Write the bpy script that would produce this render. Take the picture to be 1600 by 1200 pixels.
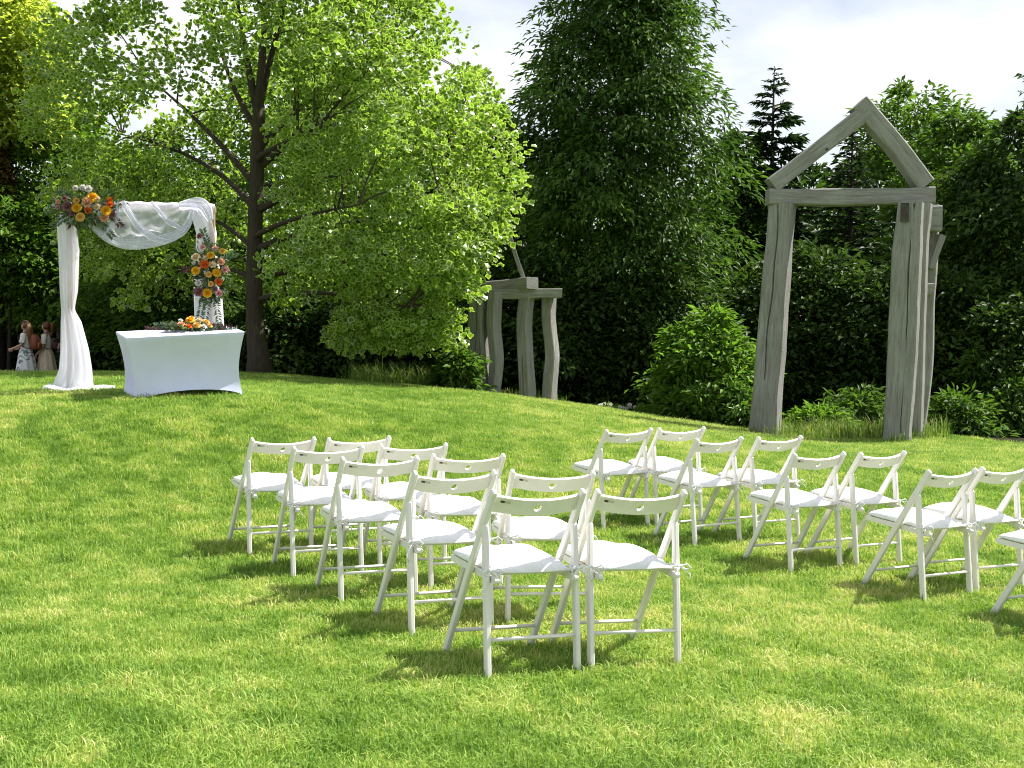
import bpy, bmesh, math, random
import numpy as np
from mathutils import Vector, Matrix, Euler

for o in list(bpy.data.objects):
    bpy.data.objects.remove(o)
scene = bpy.context.scene
COL = scene.collection
R = math.radians
rng = np.random.default_rng(7)
random.seed(7)

# ------------------------------------------------------------------ camera
FPX, HCAM, PITCH, ROLL = 1850.0, 1.40, R(2.762), R(0.779)
CAM = np.array([0.0, 0.0, HCAM])
_r0 = np.array([1.0, 0, 0]); FWD = np.array([0, math.cos(PITCH), -math.sin(PITCH)])
_u0 = np.array([0, math.sin(PITCH), math.cos(PITCH)])
RGT = _r0 * math.cos(ROLL) + _u0 * math.sin(ROLL)
UPV = -_r0 * math.sin(ROLL) + _u0 * math.cos(ROLL)
cd = bpy.data.cameras.new('camera'); cam = bpy.data.objects.new('camera', cd); COL.objects.link(cam)
cd.sensor_width = 36.0; cd.lens = FPX / 1600 * 36.0; cd.clip_start = 0.05; cd.clip_end = 3000
cam.matrix_world = Matrix(((RGT[0], UPV[0], -FWD[0], 0), (RGT[1], UPV[1], -FWD[1], 0), (RGT[2], UPV[2], -FWD[2], HCAM), (0, 0, 0, 1)))
scene.camera = cam
def at(u, v, Y):
    """the point at distance Y in front of the camera seen at photo pixel u, v"""
    d = FWD + (u - 800) / FPX * RGT - (v - 600) / FPX * UPV
    return CAM + d * (Y / d[1])
def proj(p):
    q = np.asarray(p) - CAM
    c = q @ FWD
    return 800 + FPX * (q @ RGT) / c, 600 - FPX * (q @ UPV) / c

# ------------------------------------------------------------------ sky, sun, exposure
SUN_EL = R(53); SUN_AZ = math.atan2(0.88, 0.475)          # azimuth from +Y towards +X
w = bpy.data.worlds.new('World'); scene.world = w; w.use_nodes = True
nt = w.node_tree; N = nt.nodes; L = nt.links; N.clear()
wo = N.new('ShaderNodeOutputWorld'); bg = N.new('ShaderNodeBackground'); bg.inputs['Strength'].default_value = 0.056
sky = N.new('ShaderNodeTexSky'); sky.sky_type = 'NISHITA'; sky.sun_disc = False
sky.sun_elevation = SUN_EL; sky.sun_rotation = SUN_AZ; sky.air_density = 1.0; sky.dust_density = 1.6; sky.ozone_density = 1.2
tc = N.new('ShaderNodeTexCoord'); mp = N.new('ShaderNodeMapping'); mp.inputs['Scale'].default_value = (1, 1, 2.2)
no = N.new('ShaderNodeTexNoise'); no.inputs['Scale'].default_value = 2.1; no.inputs['Detail'].default_value = 7; no.inputs['Roughness'].default_value = 0.55
mp.inputs['Location'].default_value = (3.3, 1.2, 0.4)
cr = N.new('ShaderNodeValToRGB'); cr.color_ramp.elements[0].position = 0.35; cr.color_ramp.elements[1].position = 0.60
mx = N.new('ShaderNodeMix'); mx.data_type = 'RGBA'; mx.inputs['B'].default_value = (11.5, 11.6, 12.0, 1)
ml = N.new('ShaderNodeMath'); ml.operation = 'MULTIPLY'; ml.inputs[1].default_value = 0.8
L.new(tc.outputs['Generated'], mp.inputs['Vector']); L.new(mp.outputs[0], no.inputs['Vector']); L.new(no.outputs['Fac'], cr.inputs[0])
L.new(cr.outputs['Color'], ml.inputs[0]); L.new(ml.outputs[0], mx.inputs['Factor'])
L.new(sky.outputs[0], mx.inputs['A']); L.new(mx.outputs['Result'], bg.inputs['Color']); L.new(bg.outputs[0], wo.inputs[0])
sd = bpy.data.lights.new('sun', 'SUN'); sd.energy = 5.0; sd.angle = R(0.53); sd.color = (1.0, 0.955, 0.87)
sun = bpy.data.objects.new('sun', sd); COL.objects.link(sun)
SDIR = Vector((math.cos(SUN_EL) * math.sin(SUN_AZ), math.cos(SUN_EL) * math.cos(SUN_AZ), math.sin(SUN_EL)))
sun.rotation_euler = SDIR.to_track_quat('Z', 'Y').to_euler(); sun.location = (8, 5, 20)
scene.view_settings.view_transform = 'Standard'; scene.view_settings.look = 'None'
scene.view_settings.exposure = 1.06; scene.view_settings.gamma = 1.0
scene.cycles.use_denoising = True; scene.cycles.pixel_filter_type = 'BLACKMAN_HARRIS'; scene.cycles.filter_width = 1.05
scene.cycles.max_bounces = 8; scene.cycles.transparent_max_bounces = 16

# ------------------------------------------------------------------ helpers
def tag(o, label=None, cat=None, group=None, kind=None):
    if label: o['label'] = label
    if cat: o['category'] = cat
    if group: o['group'] = group
    if kind: o['kind'] = kind
    return o
def empty(name, loc, rz=0.0):
    o = bpy.data.objects.new(name, None); COL.objects.link(o)
    o.location = loc; o.rotation_euler = (0, 0, rz); o.empty_display_size = 0.2
    return o
def link(name, me, parent=None, mat=None):
    o = bpy.data.objects.new(name, me); COL.objects.link(o)
    if parent: o.parent = parent
    if mat and not me.materials: me.materials.append(mat)
    return o
def npmesh(name, V, F, mat=None, smooth=False, face_attr=None, point_attr=None):
    """V (n,3), F (m,k) with equal k, or a list of faces"""
    me = bpy.data.meshes.new(name)
    if isinstance(F, np.ndarray):
        V = np.asarray(V, dtype=np.float32); k = F.shape[1]
        me.vertices.add(len(V)); me.vertices.foreach_set('co', V.ravel())
        me.loops.add(F.size); me.loops.foreach_set('vertex_index', F.astype(np.int32).ravel())
        me.polygons.add(len(F)); me.polygons.foreach_set('loop_start', np.arange(0, F.size, k, dtype=np.int32))
        me.polygons.foreach_set('loop_total', np.full(len(F), k, dtype=np.int32))
        me.update(calc_edges=True)
    else:
        me.from_pydata([tuple(v) for v in V], [], F); me.update()
    if smooth: me.polygons.foreach_set('use_smooth', np.ones(len(me.polygons), dtype=bool))
    for d, dom in ((face_attr, 'FACE'), (point_attr, 'POINT')):
        for kx, arr in (d or {}).items():
            a = me.attributes.new(kx, 'FLOAT', dom); a.data.foreach_set('value', np.asarray(arr, dtype=np.float32))
    if mat: me.materials.append(mat)
    return me
class MB:
    """collects verts and faces of one mesh"""
    def __init__(s): s.V = []; s.F = []
    def add(s, V, F):
        n = len(s.V); s.V += [tuple(v) for v in V]; s.F += [tuple(i + n for i in f) for f in F]; return s
    def box(s, c, size, M=None, ch=0.0):
        x, y, z = (a / 2 for a in size)
        V = [Vector((sx * x, sy * y, sz * z)) for sz in (-1, 1) for sy in (-1, 1) for sx in (-1, 1)]
        F = [(0, 2, 3, 1), (4, 5, 7, 6), (0, 1, 5, 4), (2, 6, 7, 3), (0, 4, 6, 2), (1, 3, 7, 5)]
        if M: V = [M @ v for v in V]
        return s.add([v + Vector(c) for v in V], F)
    def tube(s, pts, rad, n=8, cap=True, flat=1.0):
        pts = [Vector(p) for p in pts]
        if not hasattr(rad, '__len__'): rad = [rad] * len(pts)
        V = []; F = []
        t = (pts[1] - pts[0]).normalized()
        a = Vector((0, 0, 1)) if abs(t.z) < 0.9 else Vector((1, 0, 0))
        nrm = t.cross(a).normalized()
        for i, p in enumerate(pts):
            t = (pts[min(i + 1, len(pts) - 1)] - pts[max(i - 1, 0)]).normalized()
            nrm = (nrm - t * nrm.dot(t)).normalized(); b = t.cross(nrm)
            for k in range(n):
                an = 2 * math.pi * k / n
                V.append(p + (nrm * math.cos(an) + b * math.sin(an) * flat) * rad[i])
        for i in range(len(pts) - 1):
            for k in range(n):
                F.append((i * n + k, i * n + (k + 1) % n, (i + 1) * n + (k + 1) % n, (i + 1) * n + k))
        if cap:
            F.append(tuple(range(n))[::-1]); F.append(tuple((len(pts) - 1) * n + k for k in range(n)))
        return s.add(V, F)
    def sweep(s, rings, cap=True):
        """rings: lists of points, equal length, closed"""
        n = len(rings[0]); V = [p for r in rings for p in r]; F = []
        for i in range(len(rings) - 1):
            for k in range(n):
                F.append((i * n + k, i * n + (k + 1) % n, (i + 1) * n + (k + 1) % n, (i + 1) * n + k))
        if cap:
            F.append(tuple(range(n))[::-1]); F.append(tuple((len(rings) - 1) * n + k for k in range(n)))
        return s.add(V, F)
    def grid(s, G):
        """G (n,m,3)"""
        n, m = len(G), len(G[0]); V = [p for r in G for p in r]
        F = [(i * m + j, i * m + j + 1, (i + 1) * m + j + 1, (i + 1) * m + j) for i in range(n - 1) for j in range(m - 1)]
        return s.add(V, F)
    def mesh(s, name, mat=None, smooth=False):
        me = bpy.data.meshes.new(name); me.from_pydata(s.V, [], s.F); me.update()
        bm = bmesh.new(); bm.from_mesh(me); bmesh.ops.recalc_face_normals(bm, faces=bm.faces); bm.to_mesh(me); bm.free()
        if smooth: me.polygons.foreach_set('use_smooth', np.ones(len(me.polygons), dtype=bool))
        if mat: me.materials.append(mat)
        return me
    def build(s, name, mat, parent=None, smooth=False):
        return link(name, s.mesh(name, mat, smooth), parent)
def smooth_angle(o, deg=40):
    me = o.data
    me.polygons.foreach_set('use_smooth', np.ones(len(me.polygons), dtype=bool)); me.set_sharp_from_angle(angle=R(deg))
def copy_tree(o, parent=None):
    c = o.copy(); COL.objects.link(c); c.parent = parent
    for ch in list(o.children): copy_tree(ch, c)
    return c
_lat = np.random.default_rng(3).random((64, 64))
def vnoise(x, y):
    xi = np.floor(x).astype(int); yi = np.floor(y).astype(int); fx = x - xi; fy = y - yi
    fx = fx * fx * (3 - 2 * fx); fy = fy * fy * (3 - 2 * fy)
    a = _lat[xi % 64, yi % 64]; b = _lat[(xi + 1) % 64, yi % 64]; c = _lat[xi % 64, (yi + 1) % 64]; d = _lat[(xi + 1) % 64, (yi + 1) % 64]
    return (a * (1 - fx) + b * fx) * (1 - fy) + (c * (1 - fx) + d * fx) * fy
def fbm(x, y, o=4):
    s = 0; a = 0.5; t = 0
    for i in range(o): s = s + a * vnoise(x * 2 ** i + 11.3 * i, y * 2 ** i + 5.7 * i); t += a; a *= 0.5
    return s / t
def nrmz(a): return a / np.maximum(np.linalg.norm(a, axis=-1, keepdims=True), 1e-9)

# ------------------------------------------------------------------ materials
MATS = {}
def newmat(name):
    m = bpy.data.materials.new(name); m.use_nodes = True; t = m.node_tree; t.nodes.clear()
    out = t.nodes.new('ShaderNodeOutputMaterial'); MATS[name] = m
    return m, t, out
def nd(t, typ, **kw):
    n = t.nodes.new(typ)
    for k, v in kw.items():
        if hasattr(n, k): setattr(n, k, v)
        else: n.inputs[k].default_value = v
    return n
def mixc(t, fac, a, b, blend='MIX'):
    n = t.nodes.new('ShaderNodeMix'); n.data_type = 'RGBA'; n.blend_type = blend
    for s, v in (('Factor', fac), ('A', a), ('B', b)):
        if isinstance(v, bpy.types.NodeSocket): t.links.new(v, n.inputs[s])
        else: n.inputs[s].default_value = v if s == 'Factor' else (*v, 1) if len(v) == 3 else v
    return n.outputs['Result']
def noise(t, scale, detail=4, rough=0.5, coord='Object', stretch=(1, 1, 1)):
    c = t.nodes.new('ShaderNodeTexCoord'); m = t.nodes.new('ShaderNodeMapping'); m.inputs['Scale'].default_value = stretch
    n = t.nodes.new('ShaderNodeTexNoise'); n.inputs['Scale'].default_value = scale; n.inputs['Detail'].default_value = detail; n.inputs['Roughness'].default_value = rough
    t.links.new(c.outputs[coord], m.inputs['Vector']); t.links.new(m.outputs[0], n.inputs['Vector'])
    return n.outputs['Fac']
def ramp(t, fac, stops):
    r = t.nodes.new('ShaderNodeValToRGB'); e = r.color_ramp.elements
    while len(e) < len(stops): e.new(0.5)
    for i, (p, c) in enumerate(stops): e[i].position = p; e[i].color = (*c, 1) if len(c) == 3 else c
    t.links.new(fac, r.inputs[0]); return r.outputs['Color']
def bump(t, h, strength=0.3, dist=0.01):
    b = t.nodes.new('ShaderNodeBump'); b.inputs['Strength'].default_value = strength; b.inputs['Distance'].default_value = dist
    t.links.new(h, b.inputs['Height']); return b.outputs[0]
def principled(t, out, col, rough=0.6, spec=0.3, normal=None, **kw):
    p = t.nodes.new('ShaderNodeBsdfPrincipled')
    if isinstance(col, bpy.types.NodeSocket): t.links.new(col, p.inputs['Base Color'])
    else: p.inputs['Base Color'].default_value = (*col, 1)
    p.inputs['Roughness'].default_value = rough; p.inputs['Specular IOR Level'].default_value = spec
    if normal: t.links.new(normal, p.inputs['Normal'])
    for k, v in kw.items(): p.inputs[k].default_value = v
    if out: t.links.new(p.outputs[0], out.inputs[0])
    return p
def simple(name, col, rough=0.6, spec=0.3, var=0.06, scale=30, bmp=0.0):
    m, t, out = newmat(name)
    f = noise(t, scale, 4)
    c = ramp(t, f, [(0.3, tuple(max(0, x * (1 - var)) for x in col)), (0.7, tuple(min(1, x * (1 + var)) for x in col))])
    principled(t, out, c, rough, spec, bump(t, f, bmp, 0.003) if bmp else None)
    return m
def attr(t, name, typ='GEOMETRY'):
    a = t.nodes.new('ShaderNodeAttribute'); a.attribute_name = name; a.attribute_type = typ; return a.outputs['Fac']
def leafmat(name, ca, cb, trans=0.35, rough=0.5, rim=None, cc=None, typ='GEOMETRY', spec=0.12, tgain=1.4):
    m, t, out = newmat(name)
    stops = [(0.0, ca), (1.0, cb)] if cc is None else [(0.0, ca), (0.6, cb), (1.0, cc)]
    c = ramp(t, attr(t, 'tint', typ), stops)
    if rim:
        rf = ramp(t, attr(t, 'rim'), [(0.5, (0, 0, 0)), (0.95, (1, 1, 1))])
        c = mixc(t, rf, c, rim)
    p = principled(t, None, c, rough, spec)
    tr = t.nodes.new('ShaderNodeBsdfTranslucent')
    t.links.new(mixc(t, 1.0, c, (tgain * 1.05, tgain * 1.15, tgain * 0.55), 'MULTIPLY'), tr.inputs[0])
    ms = t.nodes.new('ShaderNodeMixShader'); ms.inputs[0].default_value = trans
    t.links.new(p.outputs[0], ms.inputs[1]); t.links.new(tr.outputs[0], ms.inputs[2]); t.links.new(ms.outputs[0], out.inputs[0])
    return m
def barkmat(name, ca, cb):
    m, t, out = newmat(name)
    f = noise(t, 9, 6, 0.6, stretch=(3, 3, 0.5)); f2 = noise(t, 1.7, 3)
    c = mixc(t, f2, ramp(t, f, [(0.3, ca), (0.7, cb)]), ca)
    principled(t, out, c, 0.9, 0.1, bump(t, f, 0.8, 0.03)); return m
M_BARK = barkmat('bark', (0.045, 0.036, 0.028), (0.12, 0.10, 0.08))
M_BARK2 = barkmat('bark_dark', (0.03, 0.025, 0.02), (0.07, 0.06, 0.05))
def oak():
    m, t, out = newmat('weathered_oak')
    f = noise(t, 5, 7, 0.65, stretch=(5, 5, 0.4)); f2 = noise(t, 1.3, 4); f3 = noise(t, 9, 6, 0.7, stretch=(9, 9, 0.28))
    c = ramp(t, f, [(0.2, (0.17, 0.165, 0.158)), (0.48, (0.32, 0.315, 0.305)), (0.85, (0.49, 0.485, 0.47))])
    c = mixc(t, ramp(t, f2, [(0.35, (0, 0, 0)), (0.75, (0.6, 0.6, 0.6))]), c, (0.22, 0.21, 0.175))
    c = mixc(t, ramp(t, f3, [(0.31, (0.85, 0.85, 0.85)), (0.41, (0, 0, 0))]), c, (0.06, 0.055, 0.05))
    principled(t, out, c, 0.85, 0.15, bump(t, f3, 0.9, 0.03)); return m
M_OAK = oak()
M_OAKEND = simple('oak_stained', (0.07, 0.062, 0.055), 0.85, 0.15, 0.3, 12, 0.4)
M_WHITE = simple('white_paint', (0.80, 0.765, 0.735), 0.38, 0.4, 0.035, 14, 0.05)
def cushionmat():
    m, t, out = newmat('white_cotton')
    f = noise(t, 22, 5, 0.6); f2 = noise(t, 900, 2)
    c = ramp(t, f, [(0.3, (0.80, 0.80, 0.81)), (0.7, (0.88, 0.88, 0.88))])
    b1 = bump(t, f, 0.55, 0.012); b = t.nodes.new('ShaderNodeBump'); b.inputs['Strength'].default_value = 0.15; b.inputs['Distance'].default_value = 0.001
    t.links.new(f2, b.inputs['Height']); t.links.new(b1, b.inputs['Normal'])
    principled(t, out, c, 0.95, 0.05, b.outputs[0]); return m
M_CUSH = cushionmat()
M_STICK = simple('sticker_paper', (0.55, 0.53, 0.45)); M_PRINT = simple('sticker_print', (0.05, 0.05, 0.05))
def cloth():
    m, t, out = newmat('stretch_fabric')
    f = noise(t, 7, 3); f2 = noise(t, 500, 2)
    principled(t, out, ramp(t, f, [(0.3, (0.66, 0.68, 0.93)), (0.7, (0.70, 0.72, 0.95))]), 0.85, 0.1, bump(t, f2, 0.1, 0.001)); return m
M_SPANDEX = cloth()
def sheer(name, alpha):
    m, t, out = newmat(name)
    d = nd(t, 'ShaderNodeBsdfDiffuse'); d.inputs[0].default_value = (0.87, 0.875, 0.97, 1)
    tr = nd(t, 'ShaderNodeBsdfTranslucent'); tr.inputs[0].default_value = (0.88, 0.885, 1.0, 1)
    m1 = nd(t, 'ShaderNodeMixShader'); m1.inputs[0].default_value = 0.68
    t.links.new(d.outputs[0], m1.inputs[1]); t.links.new(tr.outputs[0], m1.inputs[2])
    tp = nd(t, 'ShaderNodeBsdfTransparent'); m2 = nd(t, 'ShaderNodeMixShader')
    f = noise(t, 11, 3, 0.5, stretch=(3, 3, 0.6))
    a = ramp(t, f, [(0.3, (alpha - 0.06,) * 3), (0.7, (min(1, alpha + 0.06),) * 3)])
    t.links.new(a, m2.inputs[0]); t.links.new(tp.outputs[0], m2.inputs[1]); t.links.new(m1.outputs[0], m2.inputs[2])
    t.links.new(m2.outputs[0], out.inputs[0]); return m
M_SHEER = sheer('sheer_voile', 0.58); M_SHEER2 = sheer('folded_voile', 0.80)
M_PINE = simple('pale_wood', (0.55, 0.42, 0.30), 0.7, 0.2, 0.15, 20)

# ------------------------------------------------------------------ terrain
CH = {'A1': (-1.608, 7.861, 30.4), 'A2': (-1.178, 7.178, 26.0), 'A3': (-0.797, 6.504, 25.3), 'A4': (-0.378, 5.808, 28.1), 'A5': (0.007, 5.078, 25.7),
      'B5': (0.471, 5.293, 20.6), 'B4': (0.141, 6.07, 14.5), 'B3': (-0.329, 6.872, 21.8), 'B2': (-0.685, 7.523, 21.3), 'B1': (-1.108, 8.03, 26.9),
      'C1': (0.762, 9.108, 31.6), 'D1': (1.206, 9.325, 28.2), 'C2': (1.358, 8.55, 32.5), 'D2': (1.839, 8.79, 31.6), 'C3': (1.865, 7.759, 29.0),
      'D3': (2.332, 7.993, 32.0), 'C4': (2.462, 7.102, 31.9), 'D4': (2.905, 7.42, 30.0), 'C5': (3.00, 6.47, 32.0)}
GQ = (-0.0394, -0.0515, -0.0032, 0.0074, 0.0057)
def gq(x, y): return GQ[0] * x + GQ[1] * (y - 4) + GQ[2] * x * x + GQ[3] * x * (y - 4) + GQ[4] * (y - 4) ** 2
CP = [(x, y, gq(x, y)) for x, y, a in CH.values()]
CP += [(x, y, gq(x, y)) for x, y in ((-2.5, 3), (0, 3), (2.5, 3), (-2.6, 6.4), (3.6, 6.5), (0, 1), (-2, 0), (2, 0))]
CP += [tuple(at(u, v, Y)) for u, v, Y in (
    (220, 627, 12.2), (367, 618, 12.9), (120, 612, 13.3), (405, 586, 20.5), (30, 585, 19.5), (220, 586, 20), (560, 600, 20.8), (690, 608, 21.5),
    (755, 616, 22.1), (825, 624, 22.3), (865, 630, 22.4), (950, 641, 22.2), (1080, 661, 21), (1195, 680, 20), (1402, 690, 19), (1435, 678, 20.3),
    (1600, 698, 19.5), (1300, 690, 19.6), (-250, 600, 15), (1850, 702, 19), (640, 640, 14.5), (850, 660, 14.8))]
CP += [(-10.5, 25, -0.12), (-12, 30, -0.3), (-5, 27, 0.0), (0, 27, -0.6), (6, 25, -0.7), (12, 27, -0.7), (0, 36, -0.7), (-14, 18, 0.45), (15, 20, -0.6), (10, 10, -0.35), (-8, 4, 0.15), (8, 2, -0.2), (0, -6, 0.1), (-9, 9, 0.35)]
CP = np.array(CP)
def _k(r2): return np.where(r2 > 1e-12, 0.5 * r2 * np.log(np.maximum(r2, 1e-12)), 0)
def _tps():
    n = len(CP); d2 = ((CP[:, None, :2] - CP[None, :, :2]) ** 2).sum(-1)
    K = _k(d2) + np.eye(n) * 0.25
    Pm = np.c_[np.ones(n), CP[:, :2]]; A = np.block([[K, Pm], [Pm.T, np.zeros((3, 3))]])
    return np.linalg.solve(A, np.r_[CP[:, 2], 0, 0, 0])
_W = _tps()
def terr(x, y):
    x = np.atleast_1d(np.asarray(x, float)); y = np.atleast_1d(np.asarray(y, float)); sh = x.shape; x = x.ravel(); y = y.ravel()
    z = np.empty_like(x)
    for i in range(0, len(x), 20000):
        a, b = x[i:i + 20000], y[i:i + 20000]
        z[i:i + 20000] = _k((a[:, None] - CP[:, 0]) ** 2 + (b[:, None] - CP[:, 1]) ** 2) @ _W[:-3] + _W[-3] + _W[-2] * a + _W[-1] * b
    rr = np.hypot(x, (y - 13)); wgt = np.clip((38 - rr) / 16, 0, 1); wgt = wgt * wgt * (3 - 2 * wgt)
    return (z * wgt + (-0.6) * (1 - wgt)).reshape(sh)
def tz(x, y): return float(terr([x], [y])[0])
def gz(u, Y):
    p = at(u, 600, Y); return p[0], Y, tz(p[0], Y)
# lawn edge: beyond it lie planting beds
EDGE = np.array([at(u, 600, Y)[:2] for u, Y in ((-400, 21), (30, 21.5), (400, 22), (560, 22), (750, 22.6), (950, 22.8), (1080, 21.6), (1200, 20.8), (1300, 20.5), (1440, 20.6), (1600, 19.9), (2000, 19.6))])
def edge_y(x): return np.interp(x, EDGE[:, 0], EDGE[:, 1])
xs = np.unique(np.r_[np.linspace(-500, -20, 22), np.arange(-20, 20.1, 0.25), np.linspace(20, 500, 22)])
ys = np.unique(np.r_[np.linspace(-300, -4, 18), np.arange(-4, 36.1, 0.25), np.linspace(36, 900, 26)])
gx, gy = np.meshgrid(xs, ys); gzv = terr(gx, gy)
gzv += (fbm(gx * 0.8 + 40, gy * 0.8 + 40) - 0.5) * 0.025 * (np.hypot(gx, gy) < 40)
V = np.stack([gx, gy, gzv], -1).reshape(-1, 3); nx = len(xs); ny = len(ys)
ii, jj = np.meshgrid(np.arange(ny - 1), np.arange(nx - 1), indexing='ij')
F = np.stack([ii * nx + jj, ii * nx + jj + 1, (ii + 1) * nx + jj + 1, (ii + 1) * nx + jj], -1).reshape(-1, 4)
lawnmask = np.clip((edge_y(gx) - gy) / 0.5 + 0.5, 0, 1)
m, t, out = newmat('lawn_soil')
f = noise(t, 0.55, 5); f2 = noise(t, 40, 4)
c = ramp(t, f, [(0.35, (0.11, 0.19, 0.03)), (0.55, (0.15, 0.22, 0.04)), (0.75, (0.24, 0.25, 0.075))])
c = mixc(t, ramp(t, f2, [(0.3, (0.5, 0.5, 0.5)), (0.7, (0, 0, 0))]), c, (0.055, 0.075, 0.015))
cb = ramp(t, noise(t, 5, 5), [(0.3, (0.018, 0.014, 0.009)), (0.7, (0.03, 0.035, 0.014))])
c = mixc(t, attr(t, 'lawn'), cb, c)
principled(t, out, c, 0.95, 0.05, bump(t, f2, 0.6, 0.03))
ground = link('ground', npmesh('ground', V, F, m, True, None, {'lawn': lawnmask.ravel()}))
tag(ground, 'rolling lawn rising to a low mound with planting beds behind', kind='structure')

# ------------------------------------------------------------------ leaves, branches, trees
def leaves_quad(pos, axis, nrm, ln, wd, fold=0.25):
    """diamond leaves, folded along the midrib: (4n,3), (2n,3)"""
    n = len(pos); axis = nrmz(axis); side = nrmz(np.cross(axis, nrm)); up = np.cross(side, axis)
    ln = ln[:, None]; wd = wd[:, None]
    b = pos; tip = pos + axis * ln - up * ln * 0.12
    m1 = pos + axis * ln * 0.45 + side * wd * 0.5 + up * wd * fold; m2 = pos + axis * ln * 0.45 - side * wd * 0.5 + up * wd * fold
    V = np.stack([b, m1, tip, m2], 1).reshape(-1, 3)
    k = np.arange(n)[:, None] * 4
    F = np.concatenate([k + np.array([[0, 1, 2]]), k + np.array([[0, 2, 3]])], 1).reshape(-1, 3)
    return V, F
TUL = np.array([(0.02, 0.0), (0.20, 0.42), (0.52, 0.40), (0.80, 0.52), (0.92, 0.28), (0.84, 0.0), (0.92, -0.28), (0.80, -0.52), (0.52, -0.40), (0.20, -0.42)])
def leaves_tulip(pos, axis, nrm, size):
    n = len(pos); axis = nrmz(axis); side = nrmz(np.cross(axis, nrm)); up = np.cross(side, axis)
    s = size[:, None, None]
    rimp = pos[:, None] + axis[:, None] * TUL[None, :, :1] * s + side[:, None] * TUL[None, :, 1:] * s + up[:, None] * (np.abs(TUL[:, 1:])[None] * 0.35 - 0.10 * TUL[None, :, :1] ** 2) * s
    cen = (pos[:, None] + axis[:, None] * 0.5 * s)
    V = np.concatenate([cen, rimp], 1).reshape(-1, 3); K = len(TUL); k = np.arange(n)[:, None] * (K + 1)
    F = np.concatenate([k + np.array([[0, 1 + i, 1 + (i + 1) % K]]) for i in range(K)], 1).reshape(-1, 3)
    return V, F, np.tile(np.r_[0.0, np.ones(K)], n)
def bez(a, b, c, n=6):
    a, b, c = map(np.asarray, (a, b, c))
    return [a * (1 - s) ** 2 + 2 * b * s * (1 - s) + c * s * s for s in np.linspace(0, 1, n)]
def rand_unit(n): return nrmz(rng.normal(size=(n, 3)))
def clump_leaves(cent, outw, csize, nl, flat=0.55, droop=0.5, upb=1.0):
    """leaf positions, axes, normals round clump centres; csize (n,) radius"""
    n = len(cent); idx = np.repeat(np.arange(n), nl)
    d = rand_unit(len(idx)) * (rng.random((len(idx), 1)) ** 0.45)
    d[:, 2] *= flat
    pos = cent[idx] + d * csize[idx, None]
    rad = np.hypot(d[:, 0], d[:, 1])
    pos[:, 2] -= droop * csize[idx] * rad ** 2 * 0.6
    ax = outw[idx] * 0.6 + d * 1.0 + rng.normal(size=d.shape) * 0.45; ax[:, 2] -= droop * 0.6
    nr = rng.normal(size=d.shape) * 0.45 + outw[idx] * 0.35; nr[:, 2] += upb
    return pos, nrmz(ax), nrmz(nr), idx
PROF = {
    'round': lambda t: np.sqrt(np.clip(1 - (2 * t - 1) ** 2, 0, 1)) * (1 - 0.15 * t),
    'dome': lambda t: np.clip(1 - t ** 2.4, 0, 1) ** 0.6 * np.clip(0.62 + 1.6 * t, 0, 1),
    'tall': lambda t: np.clip(1 - t ** 1.7, 0, 1) ** 0.75 * np.clip(0.8 + 1.0 * t, 0, 1),
    'cone': lambda t: np.clip(1 - t, 0, 1) ** 0.85,
    'column': lambda t: np.clip(1 - t ** 3.0, 0, 1) ** 0.7 * np.clip(0.85 + t, 0, 1),
    'ovoid': lambda t: np.clip(1 - t ** 3.6, 0, 1) ** 0.7 * np.clip(0.66 + 0.9 * t, 0, 1),
    'bush': lambda t: np.sqrt(np.clip(1 - (t * 0.98) ** 2.6, 0, 1)) * np.clip(0.85 + t, 0, 1),
}
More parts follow.
